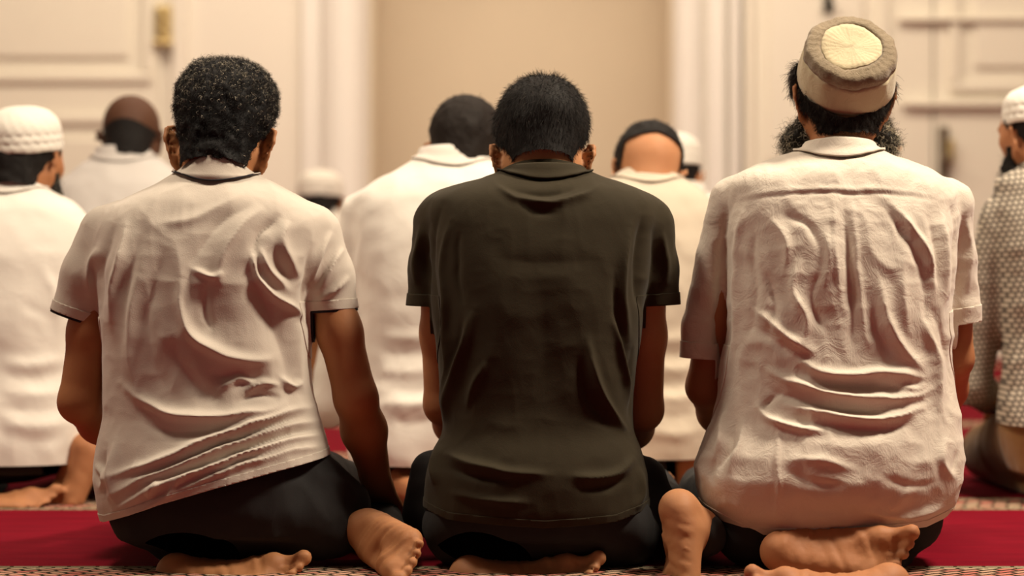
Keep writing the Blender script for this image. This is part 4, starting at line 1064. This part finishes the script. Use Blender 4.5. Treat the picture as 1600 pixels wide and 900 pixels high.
def back_man(label, D, cx, cxb, sh_px, W, head, skin, shirt, seed, base_px=None, hem_z=.08, hair=None, cap=None, k=1.0, sleeve='long', feet=None, trouser=None, slope=0.0, beard_=None, folds=None, collar_h=.03, elbows=None, neck_dx=0.0, face=True, shirt_name='shirt', fold_scale=1.0, amp=.004, group=None):
    X = lambda px: (px-800)/F*D
    zs = CZ-(sh_px-367)/F*D; x0 = X(cx); xb = X(cxb)
    rows = []
    for dz, hw, yb, yf in TEMPL:
        z = zs+dz*k if dz > -.06 else zs+(dz*k)*(zs/.60/k if True else 1)
        t = np.clip((zs-z)/zs, 0, 1)
        rows.append((z, x0+(xb-x0)*t+(neck_dx if dz > .04 else 0), hw*W/.203*(1 if dz < .05 else k/(W/.203)), D+yb*k, D+yf*k))
    hx, hy, hs, yaw, pitch, roll = head
    H = Head(P(hx, hy, D+.07), hs, yaw=yaw, pitch=pitch, roll=roll, ear=-.012)
    hip = np.array((xb, D+.01, .155*k))
    kL = np.array((xb-.12*k, D+.46, .066)); kR = np.array((xb+.12*k, D+.46, .066))
    if feet is None:
        feet = (Foot((xb-.10, D-.10, .085), (.5, -.85, -.15), (.3, .3, -.9), 1, bend=-8), Foot((xb+.10, D-.12, .15), (.05, -.12, -1), (.3, .95, -.1), -1, bend=75))
    aw = W+.012
    el = elbows or ((x0-aw-.018, D+.06, zs-.31*k), (x0+aw+.018, D+.06, zs-.31*k))
    arms = []; sl = []
    for sx, E in ((-1, el[0]), (1, el[1])):
        E = np.array(E, float); Sh = np.array((x0+sx*(W-.022), D+.05, zs-.035*k)); Wr = np.array((hip[0]+sx*.12*k, D+.34, .185))
        arms.append((Sh, E, Wr, (.038, .035, .025), (-.1*sx, .9, -.2), (0, .25, 1), -sx))
        if sleeve == 'long':
            mid = E*.1+Wr*.9
            sl.append(([Sh, Sh*.4+E*.6, E, Wr], [.050*k, .046, .045, .036], (mid, Wr-E, None, .08)))
        else:
            c = Sh*.45+E*.55
            sl.append(([Sh, Sh*.6+E*.4, Sh*.35+E*.65], [.052*k, .048, .047], (c, E-Sh, ((x0+sx*(W-.004), D, 0), (sx, 0, 0)), .09)))
    def extra(root, sh, H, rng):
        if hair: make_hair(H, root, hair[0], rng, **{**dict(h=.006, nstr=240, L=.010, curl=2, strr=.0008, lump=.002), **(dict(cap_g=lambda l: l[:, 2]-.045+.25*(l[:, 1]+.0)) if cap else {}), **hair[1]})
        if beard_: beard(H, root, beard_, rng, n=500, L=.02, full=.006, drop=.015)
        if cap: cap(root, H)
    nx = x0+neck_dx
    return man(dict(seed=seed, base=(xb, D, 0), label=label, head=H, skin=skin, neck=(nx, D+.055, zs+.05*k), vox=.0106, hv=.008, hip=hip, knees=(kL, kR), feet=feet,
        rows_m=rows, arms=arms, sleeves=sl, folds=folds or [], shirt=shirt, shirt_name=shirt_name, trouser_mat=trouser or M['black'], hem_z=hem_z, neck_c=(nx, D+.045, zs+.078*k), bands=False, waist=.28,
        amp=amp, fs=(9, 9, 13), extra=extra, scale=k, top=1.08, fold_scale=fold_scale, shrink=.03, face=face, group=group,
        collar=dict(c=np.array((nx, D+.04, zs+.078*k)), rx=.062*k, ry=.058*k, top=lambda t: collar_h-.004*abs(t)**1.5, fall=lambda t: -.006-.004*(t/1.3)**2, flare=.005)))
def back_rows():
    DD = 5.42
    swag = lambda x0, x1, ys, h=9: [([(x0, y+6), ((x0+x1)/2, y+10), (x1, y)], 7, h*(1 if i % 2 == 0 else -1)) for i, y in enumerate(ys)]
    back_man('man at the left edge in white shirt and white knitted cap', DD, -8, -8, 352, .205, (40, 250, 1.0, -18, 14, 0), M['skin3'], M['white'], 31, hem_z=.085,
        hair=(M['hair2'], dict(nape=-.075)), cap=lambda r, H: dome_cap(r, H, M['capwhite'], h=.062, low=-.004, tilt=20, lab='white knitted skullcap'), beard_=M['beard3'], neck_dx=.03,
        feet=(Foot(P(-85, 772, 5.26), (1, -.05, -.02), (0, .5, -.85), 1, bend=-5), Foot(P(128, 690, 5.30), (-.36, -.10, -.9), (.25, .95, -.2), -1, bend=70)),
        folds=swag(0, 110, [560, 580, 606, 630, 655, 680], 9)+[([(60, 400), (90, 480), (95, 560)], 8, 7), ([(30, 470), (60, 490), (100, 500)], 7, -7)], elbows=((-1.38, 5.5, .30), (-.90, 5.52, .30)))
    back_man('man mostly hidden behind the light polo, one ear and a forearm showing', DD, 335, 345, 372, .185, (336, 262, .98, 6, 20, 0), M['skin1'], M['white'], 32, sleeve='short',
        hair=(M['hair2'], {}), elbows=((-.87, 5.46, .24), (-.425, 5.46, .215)))
    back_man('dark haired man in bright white shirt seen between the two polo shirts', DD-.06, 696, 696, 310, .205, (727, 234, .95, -14, 16, 2), M['skin3'], M['white'], 33, hem_z=.09, k=1.06,
        hair=(M['hair3'], dict(nape=-.072, top=.012)), folds=swag(596, 700, [520, 545, 572, 600, 622, 650], 9)+[([(548, 330), (556, 370), (552, 420)], 7, -8), ([(566, 350), (560, 400), (556, 440)], 6, 7)], elbows=((-.405, 5.42, .20), (.048, 5.44, .32)), neck_dx=.012, collar_h=.035)
    back_man('man with cropped dark hair shaved high at the back, in a pale beige shirt', DD+.09, 998, 1000, 332, .18, (1011, 270, .97, 6, 22, 7), M['skin5'], M['beige'], 34, hem_z=.09,
        hair=(M['hair2'], dict(nape=-.03, front=.06, cap_g=lambda l: np.minimum(.062-l[:, 2]-.25*np.abs(l[:, 0]), .071-np.abs(l[:, 0])), side=-.004)), folds=swag(1000, 1112, [520, 545, 565, 590, 612, 640, 668], 10), elbows=((.132, 5.58, .31), (.482, 5.58, .31)), neck_dx=.02, collar_h=.012)
    back_man('man almost hidden behind the bearded man in linen, only one ear showing', DD+.06, 1372, 1366, 325, .155, (1340, 236, .97, 8, 20, 0), M['skin3'], M['white'], 35,
        hair=(M['hair2'], {}), neck_dx=-.03)
    back_man('bearded man at the right edge in a fine checked shirt, white cap and brown trousers', DD-.05, 1692, 1700, 318, .19, (1622, 210, .98, 28, 8, 0), M['skin3'], M['check'], 36, hem_z=.17, k=1.04, trouser=M['brown'],
        hair=(M['hair2'], dict(nape=-.07)), cap=lambda r, H: dome_cap(r, H, M['capwhite'], h=.05, low=-.0, tilt=4, lab='white skullcap'), beard_=M['hair2'], neck_dx=-.05,
        folds=swag(1545, 1610, [380, 420, 470, 520, 560, 600], 8), elbows=((1.02, 5.47, .25), (1.56, 5.5, .3)))
    back_man('bald man in a pale lilac shirt kneeling beyond the white knitted cap', 6.55, 190, 190, 298, .19, (206, 215, 1.0, -4, 14, 0), M['skin4'], M['pale'], 41, hair=(M['hair2'], dict(rad=(.0775, .0955, .084), nstr=0, lump=.0006, cap_g=lambda l: l[:, 2]-.012-.012*np.cos(l[:, 0]*30))), k=1.12, collar_h=.035)
    back_man('man in a white cap half hidden by the man with the shaved nape', 6.55, 1062, 1062, 345, .18, (1048, 274, 1.0, -10, 12, 0), M['skin3'], M['white'], 42, hair=(M['hair2'], {}),
        cap=lambda r, H: dome_cap(r, H, M['capwhite'], h=.055, low=0, tilt=8, lab='white skullcap'), collar_h=.03)
    back_man('farthest man, only his white cap and dark hair showing above a polo shoulder', 8.8, 500, 500, 372, .19, (500, 318, 1.0, 0, 16, 0), M['skin3'], M['white'], 51, hair=(M['hair2'], {}),
        cap=lambda r, H: dome_cap(r, H, M['capwhite'], h=.062, low=-.004, tilt=10, lab='pale skullcap'))
front_polo(); front_olive(); front_linen(); back_rows()
if globals().get('PROBE'):
    pass
